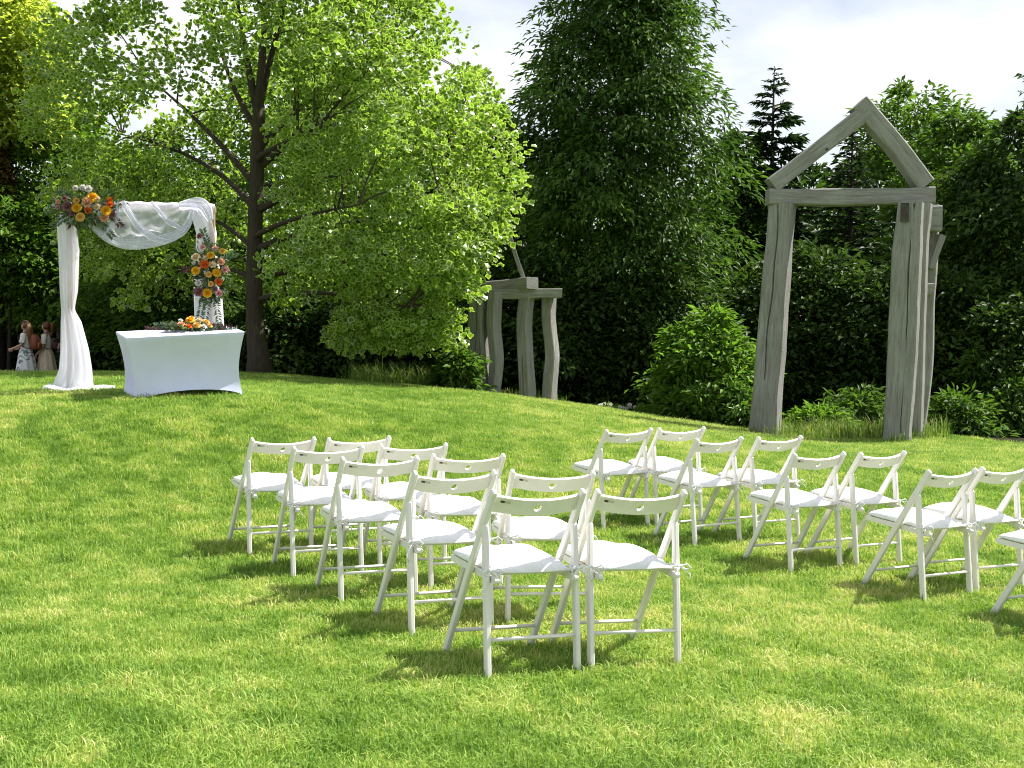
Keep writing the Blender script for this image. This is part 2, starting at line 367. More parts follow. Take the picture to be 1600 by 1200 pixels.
def broadleaf(name, label, cat, u, vtop, Y, half, mat, profile='dome', n_clump=260, nl=60, leaf=(0.2, 0.085), csize=0.55, cbase=0.08,
              bark=None, flat=0.5, droop=0.6, trunk_r=0.16, group=None, lump=0.25, inner=0.5, z0=None, seed=0):
    global rng
    rng = np.random.default_rng(100 + seed)
    bx, by, bz = gz(u, Y)
    if z0 is not None: bz = z0
    top = at(u, vtop, Y)[2]; Rr = half / FPX * Y; H = top - bz
    root = empty(name, (bx, by, bz)); tag(root, label, cat, group)
    t = rng.random(n_clump * 3); pf = PROF[profile](t); keep = rng.random(len(t)) < (0.15 + pf) ; t = t[keep][:n_clump]; n = len(t)
    an = rng.random(n) * 2 * np.pi; rr = inner + (1 - inner) * rng.random(n) ** 0.6
    ph = rng.random(3) * 6.28
    lum = 1 + lump * (np.sin(an * 3 + ph[0] + t * 7) * 0.5 + np.sin(an * 5 + ph[1] - t * 17) * 0.5) + 0.10 * rng.normal(size=n)
    r = Rr * PROF[profile](t) * rr * lum
    zc = H * (cbase + (1 - cbase) * t) * 0.985
    cent = np.stack([r * np.cos(an), r * np.sin(an), zc], 1)
    outw = np.stack([np.cos(an), np.sin(an), 0.25 + 0.5 * t], 1); outw = nrmz(outw)
    cs = csize * (0.65 + 0.7 * rng.random(n)) * np.clip(0.55 + PROF[profile](t), 0.5, 1.1)
    pos, ax, nr, idx = clump_leaves(cent, outw, cs, nl, flat, droop)
    ln = leaf[0] * (0.7 + 0.6 * rng.random(len(pos))); wd = leaf[1] * (0.7 + 0.6 * rng.random(len(pos)))
    pos[:, 2] = np.maximum(pos[:, 2], 0.03)
    V, F = leaves_quad(pos, ax, nr, ln, wd)
    ct = rng.random(n) ** 1.4 * 0.7
    tint = np.repeat(np.clip(ct[idx] + rng.random(len(pos)) * 0.35, 0, 1), 2)
    cr_ = link('crown', npmesh('crown', V, F, mat, False, {'tint': tint}), root); cr_['kind'] = 'stuff'
    b = MB(); hh = H * 0.9
    wob = [np.array([rng.normal() * 0.1, rng.normal() * 0.1, 0]) * (i / 5) for i in range(6)]
    tp = [np.array([0, 0, -0.15 + (hh + 0.15) * i / 5]) + wob[i] for i in range(6)]
    if H > 2:
        b.tube(tp, [trunk_r * 1.35] + [trunk_r * (1 - 0.17 * i) for i in range(1, 6)], 9)
    sel = rng.permutation(n)[:min(n, 34)]
    for i in sel:
        hz_ = max(0.02, min(zc[i] * (0.72 if H > 2 else 0.1), hh * 0.95)); s = hz_ / hh
        a = np.array([0, 0, hz_]) + wob[min(5, int(s * 5))]
        e = cent[i]; mid = (a + e) / 2 + np.array([0, 0, 0.12 * np.linalg.norm(e - a)])
        r0 = (trunk_r * 0.35 * (1 - 0.6 * s)) if H > 2 else 0.018
        b.tube(bez(a, mid, e, 5), [r0, r0 * 0.8, r0 * 0.6, r0 * 0.4, r0 * 0.2], 5)
    b.build('trunk' if H > 2 else 'stem', bark or M_BARK2, root, True)
    return root
def conifer(name, label, u, vtop, Y, half, mat, whorl=0.28, twig=0.30, cbase=0.03, droop=0.35, dens=1.0, group=None, seed=0, up=0.0):
    global rng
    rng = np.random.default_rng(300 + seed)
    bx, by, bz = gz(u, Y); top = at(u, vtop, Y)[2]; H = top - bz; Rr = half / FPX * Y
    root = empty(name, (bx, by, bz)); tag(root, label, 'tree', group)
    b = MB(); b.tube([(0, 0, -0.15), (0, 0, H * 0.5), (0, 0, H)], [0.16, 0.09, 0.012], 8)
    P = []; A = []; NN = []; LL = []
    z = H * cbase
    while z < H - 0.05:
        s = 1 - (z - H * cbase) / (H * (1 - cbase)); Lb = Rr * (0.04 + 0.96 * s ** 0.85)
        nb = int(5 + 4 * s)
        a0 = rng.random() * 6.28
        for k in range(nb):
            an = a0 + 2 * np.pi * k / nb + rng.normal() * 0.2; l = Lb * (0.7 + 0.45 * rng.random())
            d = np.array([np.cos(an), np.sin(an), 0]); zz = z + rng.normal() * whorl * 0.25
            tipz = -droop * l * 0.6 * s + (0.25 + up) * l * (1 - s) + up * l * 0.4
            pa = bez((0, 0, zz), d * l * 0.55 + np.array([0, 0, zz + 0.1 * l]), d * l + np.array([0, 0, zz + tipz]), 6)
            b.tube(pa, [0.02 + 0.012 * s, 0.02, 0.016, 0.012, 0.008, 0.004], 4, False)
            nt_ = max(6, int(l / 0.055 * dens)); q = 0.12 + 0.88 * rng.random(nt_) ** 0.8
            pa = np.array(pa); xi = np.linspace(0, 1, 6)
            pp = np.stack([np.interp(q, xi, pa[:, j]) for j in range(3)], 1)
            sd_ = np.array([-d[1], d[0], 0]); sg = rng.choice([-1, 1], nt_)[:, None]
            ax = d * 0.75 + sd_ * sg * (0.75 + 0.3 * rng.random((nt_, 1))) + rng.normal(size=(nt_, 3)) * 0.22; ax[:, 2] -= 0.28 * droop
            P.append(pp); A.append(ax); nn = rng.normal(size=(nt_, 3)) * 0.4; nn[:, 2] += 1; NN.append(nn); LL.append(np.minimum(twig * (0.6 + 0.6 * rng.random(nt_)), 0.07 + l * 0.45))
        z += whorl * (0.8 + 0.4 * rng.random()) * (0.6 + 0.5 * s)
    P = np.concatenate(P); A = np.concatenate(A); NN = np.concatenate(NN); LL = np.concatenate(LL)
    V, F = leaves_quad(P, A, NN, LL, LL * 0.30)
    c_ = link('crown', npmesh('crown', V, F, mat, False, {'tint': np.repeat(rng.random(len(P)), 2)}), root); c_['kind'] = 'stuff'
    b.build('trunk', M_BARK2, root, True)
    return root

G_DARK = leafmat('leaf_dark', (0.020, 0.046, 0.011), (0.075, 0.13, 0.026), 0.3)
G_MID = leafmat('leaf_mid', (0.036, 0.080, 0.014), (0.12, 0.21, 0.034), 0.38)
G_BRIGHT = leafmat('leaf_bright', (0.055, 0.12, 0.016), (0.17, 0.29, 0.045), 0.42)
G_YELLOW = leafmat('leaf_yellow', (0.24, 0.29, 0.05), (0.46, 0.50, 0.13), 0.6)
G_COPPER = leafmat('leaf_copper', (0.05, 0.04, 0.015), (0.14, 0.085, 0.03), 0.35)
G_GLOSS = leafmat('leaf_glossy', (0.034, 0.08, 0.012), (0.11, 0.21, 0.03), 0.32, 0.42, spec=0.3)
G_FIR = leafmat('needles', (0.016, 0.036, 0.014), (0.040, 0.075, 0.026), 0.18)
G_LARCH = leafmat('needles_pale', (0.05, 0.085, 0.035), (0.10, 0.15, 0.06), 0.3)
G_TULIP = leafmat('leaf_tulip', (0.035, 0.095, 0.012), (0.17, 0.30, 0.028), 0.38, 0.32, rim=(0.40, 0.49, 0.14), spec=0.5, tgain=1.5)
bg_ = 'trees of the wood behind the lawn'
broadleaf('yellow_tree', 'tall yellow green tree, the palest crown beyond the flower arch', 'tree', 0, -110, 29, 88, G_YELLOW, 'column', 330, 60, (0.19, 0.09), 0.6, cbase=0.55, seed=1)
broadleaf('copper_tree', 'small tree with reddish brown leaves beside the pale yellow tree', 'tree', -8, 225, 28.3, 26, G_COPPER, 'tall', 110, 50, (0.17, 0.08), 0.4, cbase=0.58, seed=2, trunk_r=0.08)
broadleaf('maple_tree', 'bushy green tree with layered sprays behind the draped post', 'tree', 95, 150, 30, 135, G_BRIGHT, 'dome', 320, 66, (0.18, 0.09), 0.7, cbase=0.22, flat=0.28, droop=0.8, seed=3)
broadleaf('hazel_tree', 'light green leafy tree overhanging the two walking people', 'tree', 14, 285, 28.3, 88, G_BRIGHT, 'round', 130, 62, (0.15, 0.085), 0.42, cbase=0.50, seed=12, trunk_r=0.06, flat=0.4)
broadleaf('hedge_tree', 'green tree directly behind the white swag of the arch', 'tree', 270, 205, 27, 135, G_MID, 'dome', 330, 60, (0.16, 0.08), 0.5, seed=4)
broadleaf('backdrop_tree', 'tall green tree hidden behind the variegated tree', 'tree', 480, 30, 30, 190, G_BRIGHT, 'dome', 380, 55, (0.2, 0.095), 0.7, seed=5)
broadleaf('backdrop_tree', 'dark tree between the variegated tree and the tall layered tree', 'tree', 745, 165, 32, 120, G_DARK, 'dome', 300, 55, (0.22, 0.10), 0.65, seed=6)
broadleaf('layered_tree', 'tallest dark green tree with drooping layered sprays above the small post frame', 'tree', 962, -130, 27.5, 148, leafmat('leaf_layered', (0.022, 0.054, 0.014), (0.12, 0.215, 0.04), 0.28), 'ovoid', 480, 125, (0.19, 0.068), 0.8, flat=0.24, droop=1.2, seed=7, lump=0.42, inner=0.6, trunk_r=0.22)
broadleaf('backdrop_tree', 'mid green tree between the tall layered tree and the spruce', 'tree', 1135, 205, 33, 85, G_MID, 'dome', 260, 58, (0.2, 0.09), 0.55, seed=8)
conifer('spruce_tree', 'pointed spruce with a bare thin tip left of the timber gate', 1198, 103, 33, 135, G_FIR, seed=1, whorl=0.33, twig=0.42, dens=1.9)
conifer('spruce_tree', 'dark spruce standing behind the gable of the timber gate', 1322, 190, 29, 125, G_FIR, seed=2, whorl=0.24, dens=1.2)
broadleaf('backdrop_tree', 'round topped tree rising behind the gable of the timber gate', 'tree', 1412, 122, 39, 120, G_MID, 'round', 330, 60, (0.24, 0.12), 0.7, seed=9, lump=0.35)
broadleaf('backdrop_tree', 'light green tree beside the upper right of the timber gate', 'tree', 1485, 165, 31, 115, G_MID, 'dome', 330, 62, (0.2, 0.09), 0.6, seed=10)
broadleaf('backdrop_tree', 'broad dark green tree at the edge of the lawn beyond the chairs', 'tree', 1600, 165, 26, 160, G_DARK, 'dome', 420, 62, (0.2, 0.085), 0.6, seed=11, flat=0.35, droop=0.9)
conifer('larch_tree', 'feathery pale larch towering behind the broad dark tree', 1620, -60, 36, 105, G_LARCH, seed=3, whorl=0.42, dens=0.8, up=0.2)
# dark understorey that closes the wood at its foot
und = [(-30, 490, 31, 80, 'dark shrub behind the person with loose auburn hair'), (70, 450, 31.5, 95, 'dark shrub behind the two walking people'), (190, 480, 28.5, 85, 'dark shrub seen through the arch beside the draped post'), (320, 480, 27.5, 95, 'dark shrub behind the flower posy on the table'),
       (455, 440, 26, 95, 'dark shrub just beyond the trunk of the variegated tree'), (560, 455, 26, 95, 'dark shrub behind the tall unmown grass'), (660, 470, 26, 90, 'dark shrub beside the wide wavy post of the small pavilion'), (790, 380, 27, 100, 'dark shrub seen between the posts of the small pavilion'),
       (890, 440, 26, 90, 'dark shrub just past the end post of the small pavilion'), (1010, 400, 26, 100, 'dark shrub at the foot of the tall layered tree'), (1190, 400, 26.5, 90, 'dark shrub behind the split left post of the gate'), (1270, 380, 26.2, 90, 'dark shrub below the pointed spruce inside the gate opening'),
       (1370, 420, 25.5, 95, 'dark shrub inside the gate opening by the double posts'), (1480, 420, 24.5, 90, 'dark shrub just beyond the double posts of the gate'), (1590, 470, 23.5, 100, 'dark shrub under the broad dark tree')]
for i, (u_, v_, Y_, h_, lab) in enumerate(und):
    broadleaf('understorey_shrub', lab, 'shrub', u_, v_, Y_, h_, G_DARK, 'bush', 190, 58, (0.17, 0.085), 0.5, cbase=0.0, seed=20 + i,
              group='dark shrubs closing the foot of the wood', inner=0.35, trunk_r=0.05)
farr = [(-150, 60, 40, 170, 'far tree behind the pale yellow tree'), (180, 230, 42, 170, 'far tree behind the bushy layered tree by the arch'), (620, 300, 44, 170, 'far tree showing through the variegated crown'), (860, 260, 45, 150, 'far tree behind the tall layered tree and the small pavilion'),
        (1080, 300, 44, 150, 'far tree between the tall layered tree and the glossy shrub'), (1250, 260, 45, 150, 'far tree behind the pointed spruce'), (1500, 230, 46, 170, 'far tree behind the light green tree'), (1720, 120, 42, 170, 'far tree behind the feathery larch')]
for i, (u_, v_, Y_, h_, lab) in enumerate(farr):
    broadleaf('distant_tree', lab, 'tree', u_, v_, Y_, h_, G_DARK, 'dome', 240, 50, (0.30, 0.16), 0.95, seed=50 + i, group='distant trees behind the wood edge')
# planting bed shrubs
broadleaf('rhododendron_shrub', 'glossy bright green shrub left of the tall timber gate', 'shrub', 1106, 482, 22.8, 82, G_BRIGHT, 'dome', 150, 46, (0.17, 0.075), 0.34, cbase=0.02, seed=70, flat=0.45, trunk_r=0.04)
low = [(1160, 605, 21.7, 40, 'low leafy shrub touching the left post of the timber gate', G_GLOSS), (1062, 622, 22.3, 34, 'small leafy plant below the glossy shrub on the mound edge', G_GLOSS),
       (1100, 610, 22.0, 34, 'pale leaved low plant in front of the glossy shrub', G_BRIGHT), (1285, 640, 21.4, 40, 'pale leaved ground shrub between the posts of the gate', G_BRIGHT),
       (1345, 610, 22.6, 55, 'green bush framed by the timber gate', G_MID), (1495, 615, 21.6, 50, 'green shrub right of the timber gate posts', G_MID),
       (1580, 590, 22.2, 60, 'dark green shrub at the far end of the lawn edge', G_MID), (1530, 540, 23.2, 60, 'taller loose shrub behind the green shrub right of the gate', G_BRIGHT), (715, 545, 21.3, 26, 'leafy weed beside the wide post of the small frame', G_MID)]
for i, (u_, v_, Y_, h_, lab, mt) in enumerate(low):
    broadleaf('bed_shrub', lab, 'shrub', u_, v_, Y_, h_, mt, 'bush', 48, 34, (0.16, 0.06), 0.26, cbase=0.0, seed=80 + i, inner=0.25, trunk_r=0.03)

# the big variegated tulip tree
def tulip_tree():
    global rng
    rng = np.random.default_rng(41)
    TY = 20.5; bx, by, bz = gz(405, TY); base = np.array([bx, by, bz])
    root = empty('tulip_tree', base); tag(root, 'large variegated tree with yellow edged leaves beside the covered table', 'tree')
    b = MB()
    tr = [at(u, v, TY) - base for u, v in ((407, 600), (404, 560), (398, 500), (397, 430), (399, 340), (402, 260), (404, 190), (404, 165))]
    tr[0] = np.array([tr[0][0], 0, -0.25])
    b.tube(tr, [0.29, 0.195, 0.15, 0.135, 0.128, 0.12, 0.11, 0.10], 14)
    limbs = []
    def limb(pts, r0, depth=0.0, n=7):
        pts = [np.array(p, float) for p in pts]
        P = bez(*pts, n=n) if len(pts) == 3 else pts
        b.tube(P, [r0 * (1 - 0.8 * i / (len(P) - 1)) for i in range(len(P))], 7, False); limbs.append((np.array(P), r0))
    A = lambda u, v, dy=0.0: at(u, v, TY + dy) - base
    limb([A(404, 175), A(385, 110, .1), A(366, -40, .2)], .085); limb([A(404, 175), A(412, 90, -.1), A(418, -120, -.2)], .095)
    limb([A(400, 200), A(350, 130, .6), A(330, 10, 1.2)], .06); limb([A(404, 170), A(430, 60, .3), A(470, -90, .7)], .07)
    limb([A(399, 290), A(330, 200, .8), A(230, 120, 1.6)], .065); limb([A(399, 330), A(340, 240, 1.2), A(190, 210, 2.0)], .06)
    limb([A(397, 390), A(320, 310, 1.2), A(240, 340, 1.8)], .045); limb([A(398, 440), A(340, 400, 1.2), A(290, 420, 1.9)], .04)
    limb([A(401, 265), A(470, 205, -.2), A(570, 120, -.6)], .075); limb([A(402, 235), A(480, 140, .6), A(640, 60, .8)], .07)
    limb([A(399, 330), A(500, 270, -.6), A(700, 230, -1.0)], .075); limb([A(398, 390), A(520, 340, -1.0), A(700, 330, -1.6)], .07)
    limb([A(397, 430), A(520, 420, .4), A(720, 370, .6)], .065); limb([A(397, 470), A(480, 440, -.8), A(640, 480, -1.4)], .055)
    limb([A(398, 300), A(480, 260, 1.2), A(620, 280, 2.2)], .06); limb([A(401, 250), A(420, 230, -1), A(500, 200, -2.4)], .06)
    limb([A(398, 370), A(440, 340, -1.3), A(560, 320, -2.6)], .055)
    # clump centres inside the crown outline
    vv = np.array([-260, -120, 0, 80, 170, 270, 340, 400, 470, 520, 560]); lo = np.array([290, 170, 90, 62, 55, 62, 85, 120, 215, 420, 560]); hi = np.array([520, 590, 655, 728, 780, 808, 788, 756, 718, 700, 680])
    C = []; K = []
    while len(C) < 1000:
        v = rng.uniform(-260, 532); a, c = np.interp(v, vv, lo), np.interp(v, vv, hi); u = rng.uniform(a, c)
        if u < 520 and v > 470: continue
        if u < 400 and v > 440 and rng.random() < .7: continue
        if u < 405 and rng.random() < 0.42: continue
        if v < 140 and 180 < u < 360 and rng.random() < .12: continue
        xm, hw = 0.5 * (a + c), 0.5 * (c - a)
        D = math.sqrt(max(0, 1 - ((u - xm) / hw) ** 2)) * min(hw, 330) / 95 * 0.85
        dy = rng.uniform(-1, 1); dy = math.copysign(abs(dy) ** 0.6, dy) * D
        if dy < 0.5 and abs(u - 400) < 32 and v > 60: continue
        if u < 400: dy = abs(dy) * 0.9 + 0.4 if v > 150 else dy
        C.append(at(u, v, TY + dy) - base); K.append(u)
    C = np.array(C)
    outw = nrmz(C - np.array([0, 0, 3.0])); cs = 0.40 * (0.7 + 0.6 * rng.random(len(C)))
    pos, ax, nr, idx = clump_leaves(C, outw, cs, 62, 0.6, 0.5, 0.65); nr = nrmz(nr + rng.normal(size=nr.shape) * .55)
    size = 0.090 * (0.55 + 0.85 * rng.random(len(pos)))
    # the 300 that show largest: nearest to the path side of the crown
    order = np.argsort(pos[:, 1] - 0.15 * pos[:, 0] - size * 4); big = order[:300]; rest = order[300:]
    tint = np.clip(rng.random(len(C))[idx] ** 1.3 * .65 + rng.random(len(pos)) * .4, 0, 1)
    V, F, rim = leaves_tulip(pos[rest], ax[rest], nr[rest], size[rest])
    cw = link('crown', npmesh('crown', V, F, G_TULIP, False, {'tint': np.repeat(tint[rest], 10)}, {'rim': rim}), root); cw['kind'] = 'stuff'
    protos = []
    for k in range(4):
        v1, f1, r1 = leaves_tulip(np.zeros((1, 3)), np.array([[1., 0, 0]]), np.array([[0, 0, 1.]]), np.ones(1))
        protos.append(npmesh('leaf', v1, f1, G_TULIP, False, {'tint': np.full(10, k / 3)}, {'rim': r1}))
    for i in big:
        o = link('leaf', protos[int(tint[i] * 3.999)], root)
        x = Vector(ax[i]); y = Vector(nr[i]).cross(x).normalized(); z = x.cross(y)
        o.matrix_local = Matrix.Translation(pos[i]) @ Matrix((x, y, z)).transposed().to_4x4() @ Matrix.Scale(float(size[i]), 4)
    # twigs
    LP = np.concatenate([np.stack([np.interp(np.linspace(.25, 1, 40), np.linspace(0, 1, len(l[0])), l[0][:, j]) for j in range(3)], 1) for l in limbs])
    for c in C[::3]:
        j = np.argmin(((LP - c) ** 2).sum(1) + 3 * np.maximum(0, LP[:, 2] - c[2])); a = LP[j]
        if np.linalg.norm(c - a) > 1.5: continue
        mid = (a + c) / 2 + np.array([0, 0, .15]); b.tube(bez(a, mid, c, 5), [.018, .015, .011, .008, .004], 4, False)
    b.build('trunk', M_BARK, root, True)
tulip_tree()
# slim grey trunk behind the draped post
bx, by, bz = gz(93, 29)
sl = empty('slim_tree', (bx, by, bz)); tag(sl, 'slim grey trunked young tree just behind the draped post', 'tree')
MB().tube([(0, 0, -.3), (0.02, 0, .9), (-.03, 0, 1.8), (0.05, 0, 3.0)], [.085, .07, .06, .03], 8).build('trunk', barkmat('bark_grey', (.12, .11, .10), (.22, .21, .19)), sl, True)
rng = np.random.default_rng(9)
cc = np.stack([rng.normal(size=26) * .5, rng.normal(size=26) * .5, rng.uniform(1.6, 3.4, 26)], 1)
p_, a_, n_, i_ = clump_leaves(cc, nrmz(cc * np.array([1, 1, .1])), np.full(26, .28), 28)
V, F = leaves_quad(p_, a_, n_, rng.uniform(.1, .18, len(p_)), rng.uniform(.05, .08, len(p_)))
o = link('crown', npmesh('crown', V, F, G_BRIGHT, False, {'tint': np.repeat(rng.random(len(p_)), 2)}), sl); o['kind'] = 'stuff'

# ------------------------------------------------------------------ weathered timber frames
def timber(name, pts, wd, dp, parent, lateral=(1, 0, 0), crack=None, seed=0, rough=0.034, nseg=26, knob=True, taper=None, mat=None):
    """a hewn beam along a polyline; wd across `lateral`, dp across the other way; an optional drying crack runs down one face"""
    g = np.random.default_rng(500 + seed); pts = np.array(pts, float)
    sl = np.r_[0, np.cumsum(np.linalg.norm(np.diff(pts, axis=0), axis=1))]; s = np.linspace(0, sl[-1], nseg)
    # smooth the polyline
    P = np.stack([np.interp(s, sl, pts[:, j]) for j in range(3)], 1)
    for _ in range(4): P[1:-1] = (P[:-2] + 2 * P[1:-1] + P[2:]) / 4
    lat = np.array(lateral, float); rings = []
    W = np.interp(s / sl[-1], *(taper if taper else ([0, 1], [1, 1])))
    n1 = fbm(s * 1.1 + seed * 3.1, s * 0 + seed, 3) - 0.5; n2 = fbm(s * 1.3 + seed * 5.7, s * 0 + seed + 9, 3) - 0.5
    for i in range(nseg):
        tg = nrmz(P[min(i + 1, nseg - 1)] - P[max(i - 1, 0)]); a = nrmz(lat - tg * (lat @ tg)); c = np.cross(tg, a)
        hw = wd / 2 * W[i] * (1 + n1[i] * rough * 8); hd = dp / 2 * W[i] * (1 + n2[i] * rough * 8); ch = min(hw, hd) * 0.16
        prof = [(-hw + ch, -hd), (-hw * .55, -hd), (-hw * .3, -hd), (-.014, -hd), (.0, -hd), (.014, -hd), (hw * .35, -hd), (hw - ch, -hd), (hw, -hd + ch), (hw, -hd * .2), (hw, hd * .4), (hw, hd - ch), (hw - ch, hd), (0, hd), (-hw + ch, hd), (-hw, hd - ch), (-hw, 0), (-hw, -hd + ch)]
        r = []
        for j, (x, y) in enumerate(prof):
            jx, jy = g.normal(size=2) * rough * 0.12 * wd
            if crack and j in (3, 4, 5):
                f = i / (nseg - 1)
                x += crack[0] * hw + crack[3] * 1.6 * (math.sin(f * 9 + seed) + .5 * math.sin(f * 23)) * hw
                if crack[1] < f < crack[2] and j == 4: y += 0.05
                elif j != 4: jx *= .2
            r.append(P[i] + a * (x + jx) + c * (y + jy))
        rings.append(r)
    ax_ = Vector(P[-1] - P[0]).normalized(); Mb = Matrix.Translation(P[0]) @ ax_.to_track_quat('Z', 'Y').to_matrix().to_4x4(); Mi = Mb.inverted()
    o = MB().sweep([[Mi @ Vector(p) for p in r] for r in rings]).build(name, mat or M_OAK, parent); o.matrix_local = Mb @ Matrix(); smooth_angle(o, 35); return o
GY = 20.0
gbx, gby, gbz = gz(1300, GY); gb = np.array([gbx, gby, gbz])
gate = empty('timber_gate', gb); tag(gate, 'tall gabled gate frame of weathered grey oak beams', 'sculpture')
def gp(u, v, Y=GY): return at(u, v, Y) - gb
o = timber('post', [gp(1194, 700), gp(1196, 660), gp(1204, 560), gp(1210, 480), gp(1216, 400), gp(1223, 318)], .44, .40, gate, (1, -.5, 0), (-.1, .3, .97, .06), 1, taper=([0, .1, .25, 1], [1.16, 1.06, 1.0, .96]))
o = timber('lintel', [gp(1199, 308), gp(1280, 309), gp(1370, 308), gp(1457, 306)], .34, .265, gate, (0, 1, 0), (.2, .05, .6, .1), 2, nseg=20)
o = timber('rafter', [gp(1205, 291), gp(1270, 240), gp(1352, 176)], .27, .32, gate, (.6, 0, -.75), None, 3, nseg=14, taper=([0, .5, 1], [1.05, 1, 1]))
o = timber('rafter', [gp(1444, 290), gp(1400, 230), gp(1340, 162)], .285, .32, gate, (.75, 0, .6), None, 4, nseg=14)
o = timber('post', [gp(1401, 706, 19), gp(1402, 680, 19), gp(1409, 580, 19), gp(1413, 500, 19), gp(1417, 400, 19), gp(1424, 316, 19)], .40, .36, gate, (1, -.5, 0), (.35, .1, .99, .04), 5, taper=([0, .5, 1], [1.03, 1.0, .98]))
o = timber('post', [gp(1426, 690, 19.7), gp(1428, 600, 19.7), gp(1431, 500, 19.7), gp(1434, 400, 19.7), gp(1440, 318, 19.7)], .30, .34, gate, (1, -.5, 0), None, 6)
o = timber('post', [gp(1432, 690, 20.3), gp(1441, 640, 20.3), gp(1449, 560, 20.3), gp(1450, 480, 20.3), gp(1456, 400, 20.3), gp(1459, 320, 20.3)], .19, .30, gate, (1, -.45, 0), None, 7)
o = timber('cross_piece', [gp(1443, 342, 20.05), gp(1468, 342, 20.05)], .30, .42, gate, (0, 1, 0), None, 8, nseg=6)
o = timber('cross_piece', [gp(1438, 452, 20.0), gp(1456, 452, 20.0)], .26, .2, gate, (0, 1, 0), None, 9, nseg=6)
o = timber('brace', [gp(1452, 420, 20.1), gp(1461, 392, 20.1), gp(1470, 368, 20.1)], .11, .25, gate, (1, 0, 0), None, 10, nseg=8)
o = MB().box(gp(1413.5, 332, 18.81), (.13, .012, .30)).box(gp(1432.5, 332, 18.81), (.10, .012, .28)).build('stain', M_OAKEND, gate)
for (u_, v_) in ((1292, 233),): MB().tube([gp(u_, v_, 19.81), gp(u_, v_, 19.86)], .022, 8).build('peg', M_OAKEND, gate)

FY = 22.2
fbx, fby, fbz = gz(800, FY); fb = np.array([fbx, fby, fbz])
fr = empty('timber_pavilion', fb); tag(fr, 'small pavilion of wavy weathered oak posts on the mound behind the variegated tree', 'sculpture')
def fp(u, v, Y=FY): return at(u, v, Y) - fb
timber('post', [fp(757, 632), fp(755, 600), fp(748, 540), fp(750, 480), fp(752, 455)], .34, .34, fr, (1, -.6, 0), (.2, .2, .9, .05), 20)
timber('post', [fp(769, 632, 22.00), fp(773, 600, 22.00), fp(777, 560, 22.00), fp(771, 510, 22.00), fp(774, 455, 22.00)], .15, .28, fr, (1, -.6, 0), None, 21)
timber('post', [fp(825, 640), fp(824, 600), fp(820, 540), fp(819, 500), fp(823, 464)], .23, .26, fr, (1, -.6, 0), (-.1, .05, .45, .03), 22)
timber('post', [fp(858, 646, 22.40), fp(859, 600, 22.40), fp(864, 555, 22.40), fp(857, 500, 22.40), fp(858, 465, 22.40)], .21, .24, fr, (1, -.6, 0), None, 23)
timber('lintel', [fp(735, 459), fp(800, 460), fp(850, 458), fp(878, 458.5)], .30, .175, fr, (0, 1, 0), None, 24, nseg=14)
timber('wall_plate', [fp(832, 442, 21.90), fp(800, 446, 22.40), fp(762, 449, 23.00)], .26, .22, fr, (.8, .5, 0), None, 25, nseg=10)
timber('rafter', [fp(819, 438, 22.20), fp(804, 396, 22.20), fp(795, 362, 22.20), fp(784, 312, 22.20)], .075, .30, fr, (1, 0, 0), None, 26, nseg=14)
timber('rafter', [fp(735, 440, 22.20), fp(752, 392, 22.20), fp(784, 312, 22.20)], .10, .26, fr, (1, 0, 0), None, 27, nseg=12)

